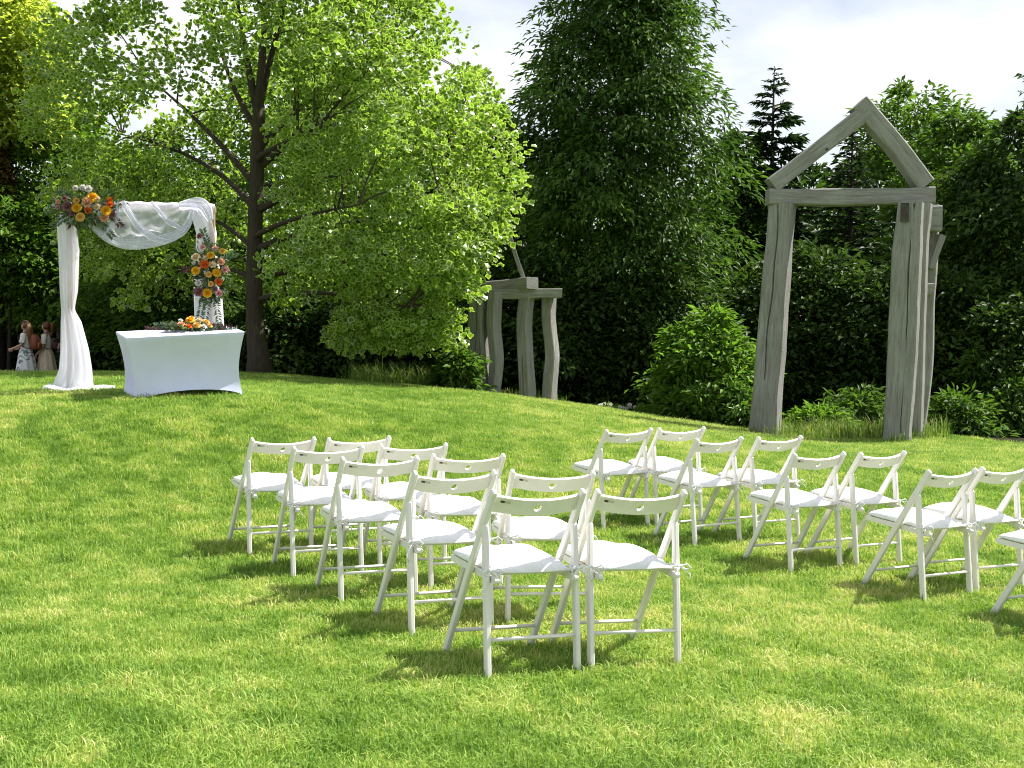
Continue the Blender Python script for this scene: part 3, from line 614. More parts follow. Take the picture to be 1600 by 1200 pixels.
# ------------------------------------------------------------------ covered table
TYAW = R(27)
tb = (at(219, 627, 12.25) + at(367, 617, 12.9)) / 2
def table():
    Lx, Dy, H = 1.24, 0.66, 0.70
    c0 = at(296, 620, 12.62); cx, cy = c0[0] - math.sin(TYAW) * Dy / 2, c0[1] + math.cos(TYAW) * Dy / 2
    root = empty('covered_table', (cx, cy, c0[2] - .012), TYAW); root.rotation_mode = 'ZYX'; root.rotation_euler = (R(6.0), R(-1.0), TYAW); tag(root, 'white table under a tight stretch cover, flowers on top', 'table')
    # tilt onto the mound, feet in the grass
    n = 40; lev = np.linspace(0, 1, 15); G = []
    cor = [(-Lx / 2, -Dy / 2), (Lx / 2, -Dy / 2), (Lx / 2, Dy / 2), (-Lx / 2, Dy / 2)]
    per = []
    for k in range(4):
        a, b = np.array(cor[k]), np.array(cor[(k + 1) % 4])
        m_ = 22 if k % 2 == 0 else 14
        for j in range(m_): per.append((a + (b - a) * j / m_, k, j / m_))
    for l in lev:
        row = []
        pinch = 1 - 0.15 * math.sin(math.pi * min(1, l * 1.0)) ** 0.9 * (1 - 0.35 * l)
        for (p, k, s) in per:
            bow = 4 * s * (1 - s)
            inx = pinch - 0.04 * (1 - l) * 0
            q = np.array(p) * np.array([1 - (1 - pinch) * 0.62 - (0.05 * (1 - l)), pinch - 0.06 * (1 - l)])
            # edges between legs drawn inwards
            nrm_ = {0: (0, 1), 1: (-1, 0), 2: (0, -1), 3: (1, 0)}[k]
            q += np.array(nrm_) * bow * 0.030 * math.sin(math.pi * l) 
            arch = (0.115 if k % 2 == 0 else 0.05) * (bow ** 0.55 if bow > 0 else 0)
            zb = -0.005 + arch; z = zb + (H - zb) * l
            row.append((q[0], q[1], z))
        G.append(row)
    # rounded top edge
    b = MB(); rings = G + [[(x * .997, y * .994, H + .006) for x, y, z in G[-1]], [(x * .985, y * .97, H + .010) for x, y, z in G[-1]]]
    b.sweep(rings, cap=False); nn = len(per); b.F.append(tuple(len(b.V) - nn + k for k in range(nn)))
    o = b.build('stretch_cover', M_SPANDEX, root); smooth_angle(o, 50)
    MB().box((0, 0, H - .02), (Lx - .03, Dy - .03, .03)).build('tabletop', simple('table_plastic', (.6, .6, .58)), root)
    for sx in (-1, 1):
        for sy in (-1, 1):
            MB().tube([(sx * (Lx / 2 - .10), sy * (Dy / 2 - .09), -.06), (sx * (Lx / 2 - .10), sy * (Dy / 2 - .09), H - .03)], .014, 8).build('leg', simple('steel_grey', (.25, .25, .26), .4), root)
    return root, H
tbl, TH = table()

# ------------------------------------------------------------------ flower arch and its drapes
AYAW = R(10)
aL = at(110, 613, 13.3); aL[2] = tz(aL[0], 13.3)
arch = empty('wedding_arch', aL, AYAW); tag(arch, 'pale wooden wedding arch draped in sheer white fabric', 'arch')
SC = FPX / 13.35                                          # pixels per metre there
AW = (318 - 110) / SC / math.cos(AYAW) + .02; AH = 2.05
for x in (0, AW):
    MB().box((x, 0, AH / 2 - .05), (.07, .07, AH + .1)).build('post', M_PINE, arch)
MB().box((AW / 2, 0, AH + .035), (AW + .09, .07, .07)).build('beam', M_PINE, arch)
def lx(u): return (u - 110) / SC / math.cos(AYAW)
def lz(v, u=110): return (613 - v) / SC + 0.0
def loft(name, lab, levels, mat, nfold, amp, seed, ncirc=72, dep=0.5, cat='drape'):
    """a gathered length of cloth hanging round a post: levels = (z, x0, x1, depth_factor)"""
    g = np.random.default_rng(seed); b = MB(); rings = []
    L_ = np.array(levels, float); zz = np.linspace(L_[0, 0], L_[-1, 0], 46) if L_[-1, 0] > L_[0, 0] else np.linspace(L_[-1, 0], L_[0, 0], 46)
    o_ = np.argsort(L_[:, 0]); ph = g.random(4) * 6.28
    for z in zz:
        x0 = np.interp(z, L_[o_, 0], L_[o_, 1]); x1 = np.interp(z, L_[o_, 0], L_[o_, 2]); df = np.interp(z, L_[o_, 0], L_[o_, 3])
        r = []
        for k in range(ncirc):
            a = 2 * math.pi * k / ncirc
            f = 1 + amp * (math.sin(nfold * a + ph[0] + 1.2 * math.sin(z * 3 + ph[1])) * .6 + math.sin((nfold * 1.7 // 1) * a + ph[2] + z * 2.0) * .4)
            r.append(((x0 + x1) / 2 + (x1 - x0) / 2 * math.cos(a) * f, (x1 - x0) / 2 * df * math.sin(a) * f, z))
        rings.append(r)
    b.sweep(rings, cap=False)
    o = b.build(name, mat, None, True); o.location = aL; o.rotation_euler = (0, 0, AYAW); tag(o, lab, cat)
    return o
z1 = lambda zy: (613 - (270 + zy / 3.244)) / SC
x1 = lambda zx: lx(60 + zx / 3.244)
lv = [(z1(225), x1(108), x1(186), .9), (z1(280), x1(105), x1(190), .9), (z1(400), x1(112), x1(205), .85), (z1(600), x1(117), x1(197), .85), (z1(690), x1(121), x1(182), .9), (z1(705), x1(122), x1(184), .9),
      (z1(760), x1(120), x1(212), .9), (z1(900), x1(119), x1(246), .9), (z1(1000), x1(112), x1(260), .95), (z1(1070), x1(88), x1(264), 1.0), (z1(1105), x1(62), x1(275), 1.0), (-.01, x1(50), x1(290), 1.0)]
loft('post_drape', 'sheer white curtain knotted midway round the post with the top flowers', lv, M_SHEER2, 9, .085, 11)
# train of the curtain lying on the grass
b = MB(); G = []
for i in range(24):
    s = i / 23; row = []
    for j in range(12):
        q = j / 11; x = x1(60) + (x1(385) - x1(60)) * s; y = (-.34 + .5 * q * (1 - .75 * s) + .1 * s) * (1 + .12 * math.sin(s * 21))
        wx, wy = aL[0] + x * math.cos(AYAW) - y * math.sin(AYAW), aL[1] + x * math.sin(AYAW) + y * math.cos(AYAW)
        row.append((x, y, tz(wx, wy) - aL[2] + .052 + .028 * math.sin(q * 12 + s * 5) * (1 - .5 * s) + .03 * math.sin(s * 14 + q * 3) * (1 - s)))
    G.append(row)
o = b.grid(G).build('fabric_train', M_SHEER2, None, True); o.location = aL; o.rotation_euler = (0, 0, AYAW); tag(o, 'white fabric train spread on the grass at the foot of the curtain', 'drape')
# right hand drape
rv = [(AH + .09, x1(735), x1(815), .8), (AH + .02, x1(745), x1(832), .8), (z1(220), x1(752), x1(852), .7), (z1(300), x1(772), x1(868), .6), (z1(370), x1(770), x1(862), .6), (z1(480), x1(762), x1(885), .5), (z1(640), x1(762), x1(895), .5), (z1(760), x1(764), x1(902), .5), (z1(900), x1(760), x1(905), .55), (0.0, x1(750), x1(915), .6)]
loft('post_drape', 'sheer white curtain on the post behind the covered table', rv, M_SHEER2, 8, .08, 12)
# swag across the beam
def curve(ptsu, n=40):
    P = np.array(ptsu, float); s = np.r_[0, np.cumsum(np.hypot(*np.diff(P, axis=0).T))]; q = np.linspace(0, s[-1], n)
    C_ = np.stack([np.interp(q, s, P[:, 0]), np.interp(q, s, P[:, 1])], 1)
    for _ in range(6): C_[1:-1] = (C_[:-2] + 2 * C_[1:-1] + C_[2:]) / 4
    return C_
swag = empty('swag_drape', aL, AYAW); tag(swag, 'sheer white swag gathered along the top beam of the arch', 'drape')
top = curve([(x1(255), z1(225)), (x1(330), z1(150)), (x1(430), AH + .085), (x1(600), AH + .09), (x1(745), AH + .09)])
botm = curve([(x1(262), z1(285)), (x1(340), z1(352)), (x1(430), z1(385)), (x1(530), z1(375)), (x1(620), z1(352)), (x1(700), z1(318)), (x1(738), z1(270)), (x1(752), z1(205))])
G = []
for j in range(26):
    q = j / 25; row = []
    for i in range(40):
        p = top[i] * (1 - q) + botm[i] * q; s = i / 39
        y = -.05 - .13 * math.sin(math.pi * q) * math.sin(math.pi * s) - .022 * math.sin(s * 34 + q * 5 + 2 * math.sin(q * 4)) * (.3 + q) - .02 * math.sin(q * 16 + s * 9)
        row.append((p[0], y, p[1]))
    G.append(row)
MB().grid(G).build('sheer_sheet', M_SHEER, swag, True)
def band(name, C_, w0, w1, yoff, seed):
    g = np.random.default_rng(seed); G = []
    for i, p in enumerate(C_):
        s = i / (len(C_) - 1); w_ = w0 + (w1 - w0) * math.sin(math.pi * s); tg = C_[min(i + 1, len(C_) - 1)] - C_[max(i - 1, 0)]; nn = np.array([-tg[1], tg[0]]) / (np.hypot(*tg) + 1e-9)
        row = []
        for j in range(15):
            q = j / 14 - .5; a_ = p + nn * q * w_
            row.append((a_[0], yoff - .045 * math.cos(q * 3.0) - .012 * math.sin(q * 26 + s * 6), a_[1]))
        G.append(row)
    MB().grid(G).build(name, M_SHEER2, swag, True)
MB().sweep([[(x, .055 * math.cos(a) * (1 + .12 * math.sin(x * 40 + a * 3)), AH + .04 + .058 * math.sin(a) * (1 + .10 * math.sin(x * 33 + 2))) for a in np.linspace(0, 2 * math.pi, 15)[:-1]] for x in np.linspace(x1(330), AW + .03, 40)]).build('beam_wrap', M_SHEER2, swag, True)
band('gathered_fold', botm - np.array([0, -.03]), .05, .12, -.09, 3)
band('gathered_fold', curve([(x1(425), z1(155)), (x1(455), z1(215)), (x1(505), z1(285)), (x1(570), z1(335)), (x1(640), z1(352))]), .05, .085, -.16, 4)
band('gathered_fold', curve([(x1(560), z1(152)), (x1(640), z1(250)), (x1(720), z1(290))]), .03, .06, -.15, 5)
band('gathered_fold', curve([(x1(400), z1(170)), (x1(400), z1(250)), (x1(330), z1(330))]), .03, .07, -.14, 6)
band('gathered_fold', curve([(x1(690), z1(165)), (x1(735), z1(160)), (x1(790), z1(152)), (x1(818), z1(170)), (x1(845), z1(235))]), .07, .15, -.10, 7)

# ------------------------------------------------------------------ flowers
def petals(b, n, r, h, tilt, size, g, z0=0.0):
    for k in range(n):
        a = 2 * math.pi * (k + g.random() * .4) / n; ca, sa = math.cos(a), math.sin(a)
        for_ = []
        G = []
        for i in range(4):
            s = i / 3; row = []
            for j in range(4):
                q = j / 3 - .5
                rad = r + s * size * math.sin(tilt) + .1 * size * (s ** 3); zz = z0 + s * size * math.cos(tilt) - .35 * size * s * s * (tilt > .9)
                wq = q * size * 1.25 * math.sin(math.pi * (.2 + .65 * s)); rr = rad - abs(q) * .35 * size
                row.append((ca * rr - sa * wq, sa * rr + ca * wq, zz))
            G.append(row)
        b.grid(G)
def rose_mesh(name, mat, seed):
    g = np.random.default_rng(seed); b = MB()
    petals(b, 3, .10, 0, .15, .75, g, .0); petals(b, 5, .22, 0, .45, .72, g, -.02); petals(b, 6, .36, 0, .8, .66, g, -.04); petals(b, 7, .45, 0, 1.15, .6, g, -.02)
    b.tube([(0, 0, -.35), (0, 0, .45)], [.12, .3], 8)
    return b.mesh(name, mat, True)
def pom_mesh(name, mat, seed):
    g = np.random.default_rng(seed); b = MB()
    for rad, n, ti in ((.0, 6, .2), (.18, 10, .45), (.35, 14, .75), (.48, 16, 1.05), (.52, 16, 1.4)): petals(b, n, rad, 0, ti, .48, g, .08 * (1.2 - ti))
    b.tube([(0, 0, -.35), (0, 0, .3)], [.2, .4], 8)
    return b.mesh(name, mat, True)
def fm(name, c): 
    m, t, out = newmat(name); f = noise(t, 3, 3)
    col = ramp(t, f, [(.3, tuple(x * .75 for x in c)), (.7, c)])
    p = principled(t, None, col, .6, .2); tr = nd(t, 'ShaderNodeBsdfTranslucent'); t.links.new(col, tr.inputs[0]); ms = nd(t, 'ShaderNodeMixShader'); ms.inputs[0].default_value = .3
    t.links.new(p.outputs[0], ms.inputs[1]); t.links.new(tr.outputs[0], ms.inputs[2]); t.links.new(ms.outputs[0], out.inputs[0]); return m
FC = {'gold': fm('petal_gold', (.95, .55, .03)), 'orange': fm('petal_orange', (.85, .20, .03)), 'cream': fm('petal_cream', (.85, .70, .48)), 'peach': fm('petal_peach', (.85, .50, .33)), 'mauve': fm('petal_mauve', (.36, .16, .18)),
      'white': fm('petal_white', (.82, .80, .76)), 'pink': fm('petal_pink', (.70, .38, .38)), 'amber': fm('petal_amber', (.90, .58, .16))}
FM = {k: (pom_mesh if k in ('gold', 'amber') else rose_mesh)('flower', m_, 60 + i) for i, (k, m_) in enumerate(FC.items())}
M_EUC = leafmat('eucalyptus', (.05, .085, .06), (.16, .22, .13), .2); M_FOL = leafmat('florist_leaf', (.03, .07, .02), (.16, .22, .05), .3)
M_DRY = leafmat('burgundy_leaf', (.05, .02, .025), (.16, .08, .08), .2)
def arrangement(name, lab, loc, rz, blooms, cloud, sprigs, seed, up=(0, -1, .25), size=1.0):
    """blooms: (x, z, radius, colour, y); cloud: (n, sx, sy, sz) greenery; local x along the arch, y away"""
    g = np.random.default_rng(seed); root = empty(name, loc, rz); tag(root, lab, 'flowers', 'flower arrangements of the ceremony')
    for (x, z, r, c, y) in blooms:
        o = link('flower', FM[c], root); d = Vector((x * .9 + g.normal() * .15, -1 + g.normal() * .1, z * .9 + .35 + g.normal() * .15)) if up[1] < 0 else Vector((x * .9 + g.normal() * .1, -.45 + y * 1.5, 1))
        o.matrix_local = Matrix.Translation((x, y, z)) @ d.to_track_quat('Z', 'Y').to_matrix().to_4x4() @ Matrix.Rotation(g.random() * 6, 4, 'Z') @ Matrix.Scale(r, 4)
    global rng
    rng = g
    for k, (nm, mt) in enumerate((('foliage', M_FOL), ('eucalyptus', M_EUC), ('burgundy_sprig', M_DRY))):
        n = int(cloud[0] * (1, .8, .45)[k]); d = nrmz(g.normal(size=(n, 3))); q = g.random((n, 1)) ** .4
        pos = d * q * np.array(cloud[1:4]) ; pos[:, 1] += .03
        ax = d + g.normal(size=(n, 3)) * .5; ln = g.uniform(.05, .11, n) * size
        V, F = leaves_quad(pos, ax, g.normal(size=(n, 3)) + np.array([0, -.5, .6]), ln, ln * (.38, .5, .3)[k])
        Vs = [V]; Fs = [F]; cnt = len(V)
        for (sx, sz, ex, ez, c) in sprigs:
            if c != k: continue
            m_ = 16; s = np.linspace(0.1, 1, m_); P = np.stack([sx + (ex - sx) * s, -.03 - .04 * np.sin(s * 3), sz + (ez - sz) * s - .03 * s * s], 1)
            P2 = np.repeat(P, 2, 0); dr = nrmz(np.array([[ex - sx, 0, ez - sz]])); sd2 = np.cross(dr, [[0, 1, 0]]) * np.tile([1, -1], m_)[:, None]
            v, f = leaves_quad(P2, dr * .7 + sd2 + g.normal(size=P2.shape) * .2, g.normal(size=P2.shape) * .4 + np.array([0, -1, .4]), np.full(len(P2), .055), np.full(len(P2), .022))
            Vs.append(v); Fs.append(f + cnt); cnt += len(v)
        V = np.concatenate(Vs); F = np.concatenate(Fs)
        o = link(nm, npmesh(nm, V, F, mt, False, {'tint': g.random(len(F))}), root); o['kind'] = 'stuff'
    b = MB().tube([(0, .04, -cloud[3] * .5), (0, .04, cloud[3] * .5)], [.05, .05], 8); b.build('floral_foam', simple('foam_green', (.03, .06, .03)), root)
    return root
def arch_w(x, y, z):
    return (aL[0] + x * math.cos(AYAW) - y * math.sin(AYAW), aL[1] + x * math.sin(AYAW) + y * math.cos(AYAW), aL[2] + z)
cx_, cz_ = x1(248), z1(190)
bl = [(286, 142, 'gold', 25), (212, 195, 'gold', 23), (350, 205, 'gold', 25), (228, 240, 'amber', 22), (267, 207, 'orange', 18), (262, 168, 'peach', 26), (210, 160, 'amber', 15), (308, 188, 'cream', 16), (368, 172, 'orange', 17), (368, 148, 'orange', 12), (168, 190, 'mauve', 25),
      (122, 168, 'peach', 12), (120, 195, 'pink', 12), (340, 240, 'peach', 22), (378, 222, 'mauve', 17), (240, 95, 'white', 16), (268, 100, 'white', 18), (205, 98, 'white', 14), (98, 186, 'white', 9), (190, 225, 'mauve', 14), (312, 150, 'cream', 14), (155, 150, 'mauve', 13), (322, 220, 'white', 12)]
arrangement('flower_arrangement', 'orange and cream flower cluster on the top corner of the arch', arch_w(cx_, -.10, cz_), AYAW, [((x - 248) / 3.244 / SC, -(y - 190) / 3.244 / SC, r / 3.244 / SC * 1.12, c, -.13 + ((x - 248) / 300) ** 2 * .25 + ((y - 190) / 160) ** 2 * .1) for x, y, c, r in bl],
            (230, .34, .14, .22), [(-.2, .0, -.42, -.03, 1), (-.1, .05, -.3, .2, 1), (.2, 0, .42, .1, 1), (.1, -.1, .28, -.28, 1), (-.15, -.1, -.36, -.2, 1), (-.1, .15, -.17, .42, 0), (.05, .15, .14, .36, 0), (.2, .1, .36, .24, 0), (.25, -.05, .4, -.2, 2)], 71)
cx_, cz_ = x1(845), z1(500)
bl = [(776, 428, 'cream', 22), (848, 415, 'gold', 20), (820, 462, 'orange', 25), (858, 462, 'cream', 18), (775, 494, 'gold', 21), (880, 502, 'gold', 21), (840, 512, 'amber', 16), (888, 548, 'orange', 19), (832, 605, 'gold', 23), (900, 448, 'peach', 18), (920, 485, 'pink', 20), (790, 600, 'mauve', 24),
      (870, 380, 'pink', 14), (905, 392, 'amber', 16), (795, 320, 'mauve', 18), (788, 350, 'white', 11), (810, 375, 'pink', 14), (890, 605, 'pink', 18), (788, 555, 'white', 17), (850, 560, 'amber', 14), (765, 455, 'white', 10), (825, 430, 'cream', 14), (870, 585, 'mauve', 14)]
arrangement('flower_arrangement', 'orange and cream flower spray on the arch post behind the table', arch_w(cx_, -.16, cz_), AYAW, [((x - 845) / 3.244 / SC, -(y - 500) / 3.244 / SC, r / 3.244 / SC * 1.1, c, -.11 + ((x - 845) / 200) ** 2 * .2 + ((y - 500) / 320) ** 2 * .2) for x, y, c, r in bl],
            (230, .21, .12, .34), [(0, -.2, -.06, -.56, 1), (.05, -.2, .1, -.55, 1), (0, .25, -.08, .5, 1), (.1, .1, .28, .25, 1), (.1, -.1, .32, -.16, 0), (-.1, 0, -.3, .05, 2), (.1, .2, .2, .4, 0), (.1, -.2, .27, -.42, 0), (-.05, -.2, -.12, -.5, 1)], 72)
# the posy on the table
bpy.context.view_layer.update(); tpos = tbl.matrix_world.copy()
SCT = FPX / 12.75
bl = [(740, 744, 'gold', 24, -.02), (768, 770, 'amber', 22, -.09), (725, 778, 'orange', 18, -.10), (792, 748, 'cream', 22, .02), (692, 768, 'peach', 20, -.06), (822, 752, 'amber', 20, -.02), (660, 772, 'pink', 17, 0), (850, 770, 'pink', 18, -.02), (832, 772, 'amber', 14, -.1), (700, 748, 'white', 13, .05), (875, 776, 'pink', 13, .03), (800, 776, 'white', 15, -.12), (640, 782, 'mauve', 14, 0), (756, 732, 'amber', 16, .06)]
arrangement('flower_arrangement', 'low flower posy lying on top of the covered table', tpos @ Vector((.13, -.02, TH + .005)), TYAW, [((x - 755) / 3.244 / SCT, (800 - y) / 3.244 / SCT + .005, r / 3.244 / SCT * 1.05, c, yy) for x, y, c, r, yy in bl],
            (150, .33, .16, .07), [(-.2, .03, -.48, .01, 2), (.2, .04, .46, .0, 1), (-.1, .03, -.33, -.03, 0), (.1, .03, .3, -.05, 1), (-.15, .05, -.4, .08, 1), (.15, .05, .4, .06, 2)], 73, up=(0, 0, 1), size=.8)
for o in bpy.data.objects:
    if o.name.startswith('flower_arrangement') and o.location.z < aL[2] + 1.0 and o.get('label', '').startswith('low'):
        for ch in o.children:
            if ch.get('kind') == 'stuff':
                me = ch.data; n = len(me.vertices); co = np.empty(n * 3, np.float32); me.vertices.foreach_get('co', co); co = co.reshape(-1, 3); co[:, 2] = np.maximum(np.abs(co[:, 2]), .008) ; me.vertices.foreach_set('co', co.ravel())
            if ch.name.startswith('floral_foam'): ch.location.z = .035

# ------------------------------------------------------------------ folding chairs
XL = 0.2095; YF, YR, YJ, YT = 0.231, -0.2276, -0.150, -0.206
def bar(pts, w_, d_, ends=True):
    """chamfered rectangular bar in a side plane (constant x); w_ across x, d_ in the plane; rounded top end"""
    P = [Vector(p) for p in pts]; rings = []
    def ring(p, t, k):
        n = Vector((1, 0, 0)).cross(t).normalized(); a, c = w_ / 2 * k, d_ / 2 * k; ch = min(a, c) * .38
        return [p + Vector((x, 0, 0)) + n * y for x, y in ((-a + ch, -c), (a - ch, -c), (a, -c + ch), (a, c - ch), (a - ch, c), (-a + ch, c), (-a, c - ch), (-a, -c + ch))]
    for i, p in enumerate(P):
        t = (P[min(i + 1, len(P) - 1)] - P[max(i - 1, 0)]).normalized(); rings.append(ring(p, t, 1))
    t = (P[-1] - P[-2]).normalized()
    rings += [ring(P[-1] + t * .007, t, .9), ring(P[-1] + t * .012, t, .6)]
    return MB().sweep(rings)
def slat_mesh():
    post = Vector((0, YT - YF, .77)).normalized(); nb = Vector((1, 0, 0)).cross(post) * -1        # points backwards
    if nb.y > 0: nb = -nb
    c0 = Vector((0, YF, 0)) + post * (.712 / post.z); a = .038; th = .0075; hr = .017
    SX = [-.2, -.16, -.12, -.08]; T = [-1, -.414, 0, .414, 1]
    def P(s, t_, side):
        bul = .030 * (1 - (s / .2) ** 2) - .004
        edge = 1 - .06 * 0
        return c0 + Vector((s, 0, 0)) + post * (t_ + .006 * (s / .2) ** 2) + nb * (bul + side * th)
    b = MB(); V = []; F = []
    def pt(*k):
        V.append(P(*k)); return len(V) - 1
    for side in (-1, 1):
        for sgn in (-1, 1):
            cols = [-sgn * x for x in SX] + [sgn * a]
            idx = [[pt(x, t_ * a, side) for t_ in T] for x in cols]
            for i in range(len(cols) - 1):
                for j in range(4): F.append((idx[i][j], idx[i][j + 1], idx[i + 1][j + 1], idx[i + 1][j]))
        sq = []; ci = []
        for k in range(16):
            an = 2 * math.pi * k / 16; x, y = math.cos(an), math.sin(an); m_ = max(abs(x), abs(y))
            sq.append(pt(a * x / m_, a * y / m_, side)); ci.append(pt(hr * x, hr * y, side))
        for k in range(16): F.append((sq[k], sq[(k + 1) % 16], ci[(k + 1) % 16], ci[k]))
    # rims
    for k in range(16):
        a0, a1 = 2 * math.pi * k / 16, 2 * math.pi * (k + 1) / 16
        F.append((pt(hr * math.cos(a0), hr * math.sin(a0), -1), pt(hr * math.cos(a1), hr * math.sin(a1), -1), pt(hr * math.cos(a1), hr * math.sin(a1), 1), pt(hr * math.cos(a0), hr * math.sin(a0), 1)))
    xs_ = SX + [-a, -a * .414, 0, a * .414, a] + [-x for x in SX[::-1]]
    for e in (-1, 1):
        for i in range(len(xs_) - 1):
            F.append((pt(xs_[i], e * a, -1), pt(xs_[i + 1], e * a, -1), pt(xs_[i + 1], e * a, 1), pt(xs_[i], e * a, 1)))
    me = bpy.data.meshes.new('back_slat'); me.from_pydata(V, [], F); me.update()
    bm = bmesh.new(); bm.from_mesh(me); bmesh.ops.remove_doubles(bm, verts=bm.verts, dist=.0004); bmesh.ops.recalc_face_normals(bm, faces=bm.faces); bm.to_mesh(me); bm.free()
    me.materials.append(M_WHITE); return me, P
def cushion_mesh(seed):
    g = np.random.default_rng(seed); n = 26; G = []; B = []
    for i in range(n):
        v = -1 + 2 * i / (n - 1); row = []; low_ = []
        for j in range(n):
            u = -1 + 2 * j / (n - 1)
            # rounded square outline
            du = u * math.sqrt(1 - .12 * v * v); dv = v * math.sqrt(1 - .10 * u * u)
            hx = .196 + .012 * v
            x = du * hx; y = .028 + dv * .222
            e = max(0, (1 - abs(u) ** 5)) * max(0, (1 - abs(v) ** 5))
            mid = (1 - u * u) * (1 - v * v)
            wr = .012 * (fbm(np.array([u * 1.6 + seed * 3.3]), np.array([v * 1.6 + seed]), 3)[0] - .5) + .006 * math.sin(5 * u + seed + 2 * v) * (abs(v) > .5)
            cor = .006 * (u * u * v * v)
            top_ = .437 + .024 * e ** .45 + .034 * mid ** .7 + wr * e + cor
            row.append((x, y, top_ + .010 * v)); low_.append((x * .985, y, .434 + .010 * v + .001 * (1 - e)))
        G.append(row); B.append(low_)
    b = MB().grid(G).grid(B)
    k = n * n
    ed = [(0, j) for j in range(n)] + [(i, n - 1) for i in range(1, n)] + [(n - 1, j) for j in range(n - 2, -1, -1)] + [(i, 0) for i in range(n - 2, 0, -1)]
    ids = [i * n + j for i, j in ed]
    for q in range(len(ids)):
        a_, c_ = ids[q], ids[(q + 1) % len(ids)]; b.F.append((a_, c_, c_ + k, a_ + k))
    return b.mesh('cushion', M_CUSH, True)
def tie_mesh(sx, seed):
    g = np.random.default_rng(seed); b = MB(); x = sx * XL; y = -.172; z = .437
    ring = [(x + .026 * math.cos(a), y + .03 * math.sin(a), z + .003 * math.sin(3 * a)) for a in np.linspace(0, 2 * math.pi, 12)]
    b.tube([(sx * .17, -.14, .44), (sx * .185, -.16, .44)] + ring, .0035, 5, False)
    # bow: two loops and two ends, behind the leg
    k = Vector((x - sx * .004, y - .032, z))
    for d_ in (-1, 1):
        l_ = .035 + .02 * g.random(); dr = .010 + .02 * g.random()
        b.tube([k, k + Vector((d_ * l_ * .6, -.012, .012)), k + Vector((d_ * l_, -.012, -.004)), k + Vector((d_ * l_ * .6, -.008, -dr)), k], .0035, 5, False)
        e_ = .05 + .05 * g.random()
        b.tube([k, k + Vector((d_ * .018, -.012, -.012)), k + Vector((d_ * (.022 + .03 * g.random()), -.012, -e_ * .6)), k + Vector((d_ * (.02 + .05 * g.random()), -.010, -e_))], .003, 5)
    return b.mesh('tie', M_CUSH, True)
SLAT, SLP = slat_mesh()
CUSH = [cushion_mesh(s) for s in range(5)]; TIES = [(tie_mesh(-1, s), tie_mesh(1, s + 10)) for s in range(5)]
def make_chair():
    root = empty('folding_chair', (0, 0, 0))
    def fin(o): smooth_angle(o, 30); return o
    for sx in (-1, 1):
        fin(bar([(sx * XL, YF + .012, -.02), (sx * XL, YF, 0), (sx * XL, (YF + YT) / 2 + .004, .385), (sx * XL, YT, .762)], .022, .037).build('front_leg', M_WHITE, root))
    for sx in (-1, 1):
        fin(bar([(sx * XL, YR - .003, -.02), (sx * XL, YR, 0), (sx * XL, -.139, .612)], .0225, .035).build('rear_leg', M_WHITE, root))
    sl_ = link('back_slat', SLAT, root); smooth_angle(sl_, 30)
    # little paper sticker on the back of the slat
    def quad(s0, s1, t0, t1, h):
        q = []
        nb = (SLP(0, 0, 1) - SLP(0, 0, 0)).normalized()
        for s_, t_ in ((s0, t0), (s1, t0), (s1, t1), (s0, t1)): q.append(SLP(s_, t_, 1) + nb * h)
        return MB().add(q, [(0, 1, 2, 3)])
    stk = quad(-.172, -.128, .012, .024, .0012).build('sticker', M_STICK, root)
    quad(-.171, -.154, .013, .023, .0016).build('print', M_PRINT, stk)
    f = .155 / .62; yb = YR + (YJ - YR) * f
    MB().tube([(-XL, yb, .155), (XL, yb, .155)], .0085, 8).build('rear_stretcher', M_WHITE, root, True)
    f = .115 / .77; yf = YF + (YT - YF) * f
    MB().tube([(-XL, yf, .115), (XL, yf, .115)], .0085, 8).build('front_stretcher', M_WHITE, root, True)
    MB().tube([(-XL, -.178, .428), (XL, -.178, .428)], .0085, 8).build('seat_rod', M_WHITE, root, True)
    for sx in (-1, 1):
        r_ = []
        fin(MB().sweep([[(sx * .186 + dx, y, z0), (sx * .186 + dx, y, z1_)] for dx, y, z0, z1_ in ()] or [
            [(sx * .186 - .009, y, a), (sx * .186 + .009, y, a), (sx * .186 + .009, y, c), (sx * .186 - .009, y, c)] for y, a, c in ((-.232, .394, .405), (-.222, .388, .411), (-.19, .386, .414), (0, .399, .428), (.20, .407, .437), (.243, .412, .438), (.250, .420, .436))]).build('seat_rail', M_WHITE, root))
    for y0, y1_ in ((-.165, -.035), (-.028, .102), (.109, .246)):
        z_ = .4285 + (y0 + y1_) / 2 * .045 - .004
        MB().box((0, (y0 + y1_) / 2, z_), (.354, y1_ - y0, .012)).build('seat_board', M_WHITE, root)
    cu = link('cushion', CUSH[0], root)
    for k in (0, 1): link('tie', TIES[0][k], cu)
    return root
proto = make_chair()
ORD = {'1': 'front', '2': 'second', '3': 'third', '4': 'fourth', '5': 'last'}
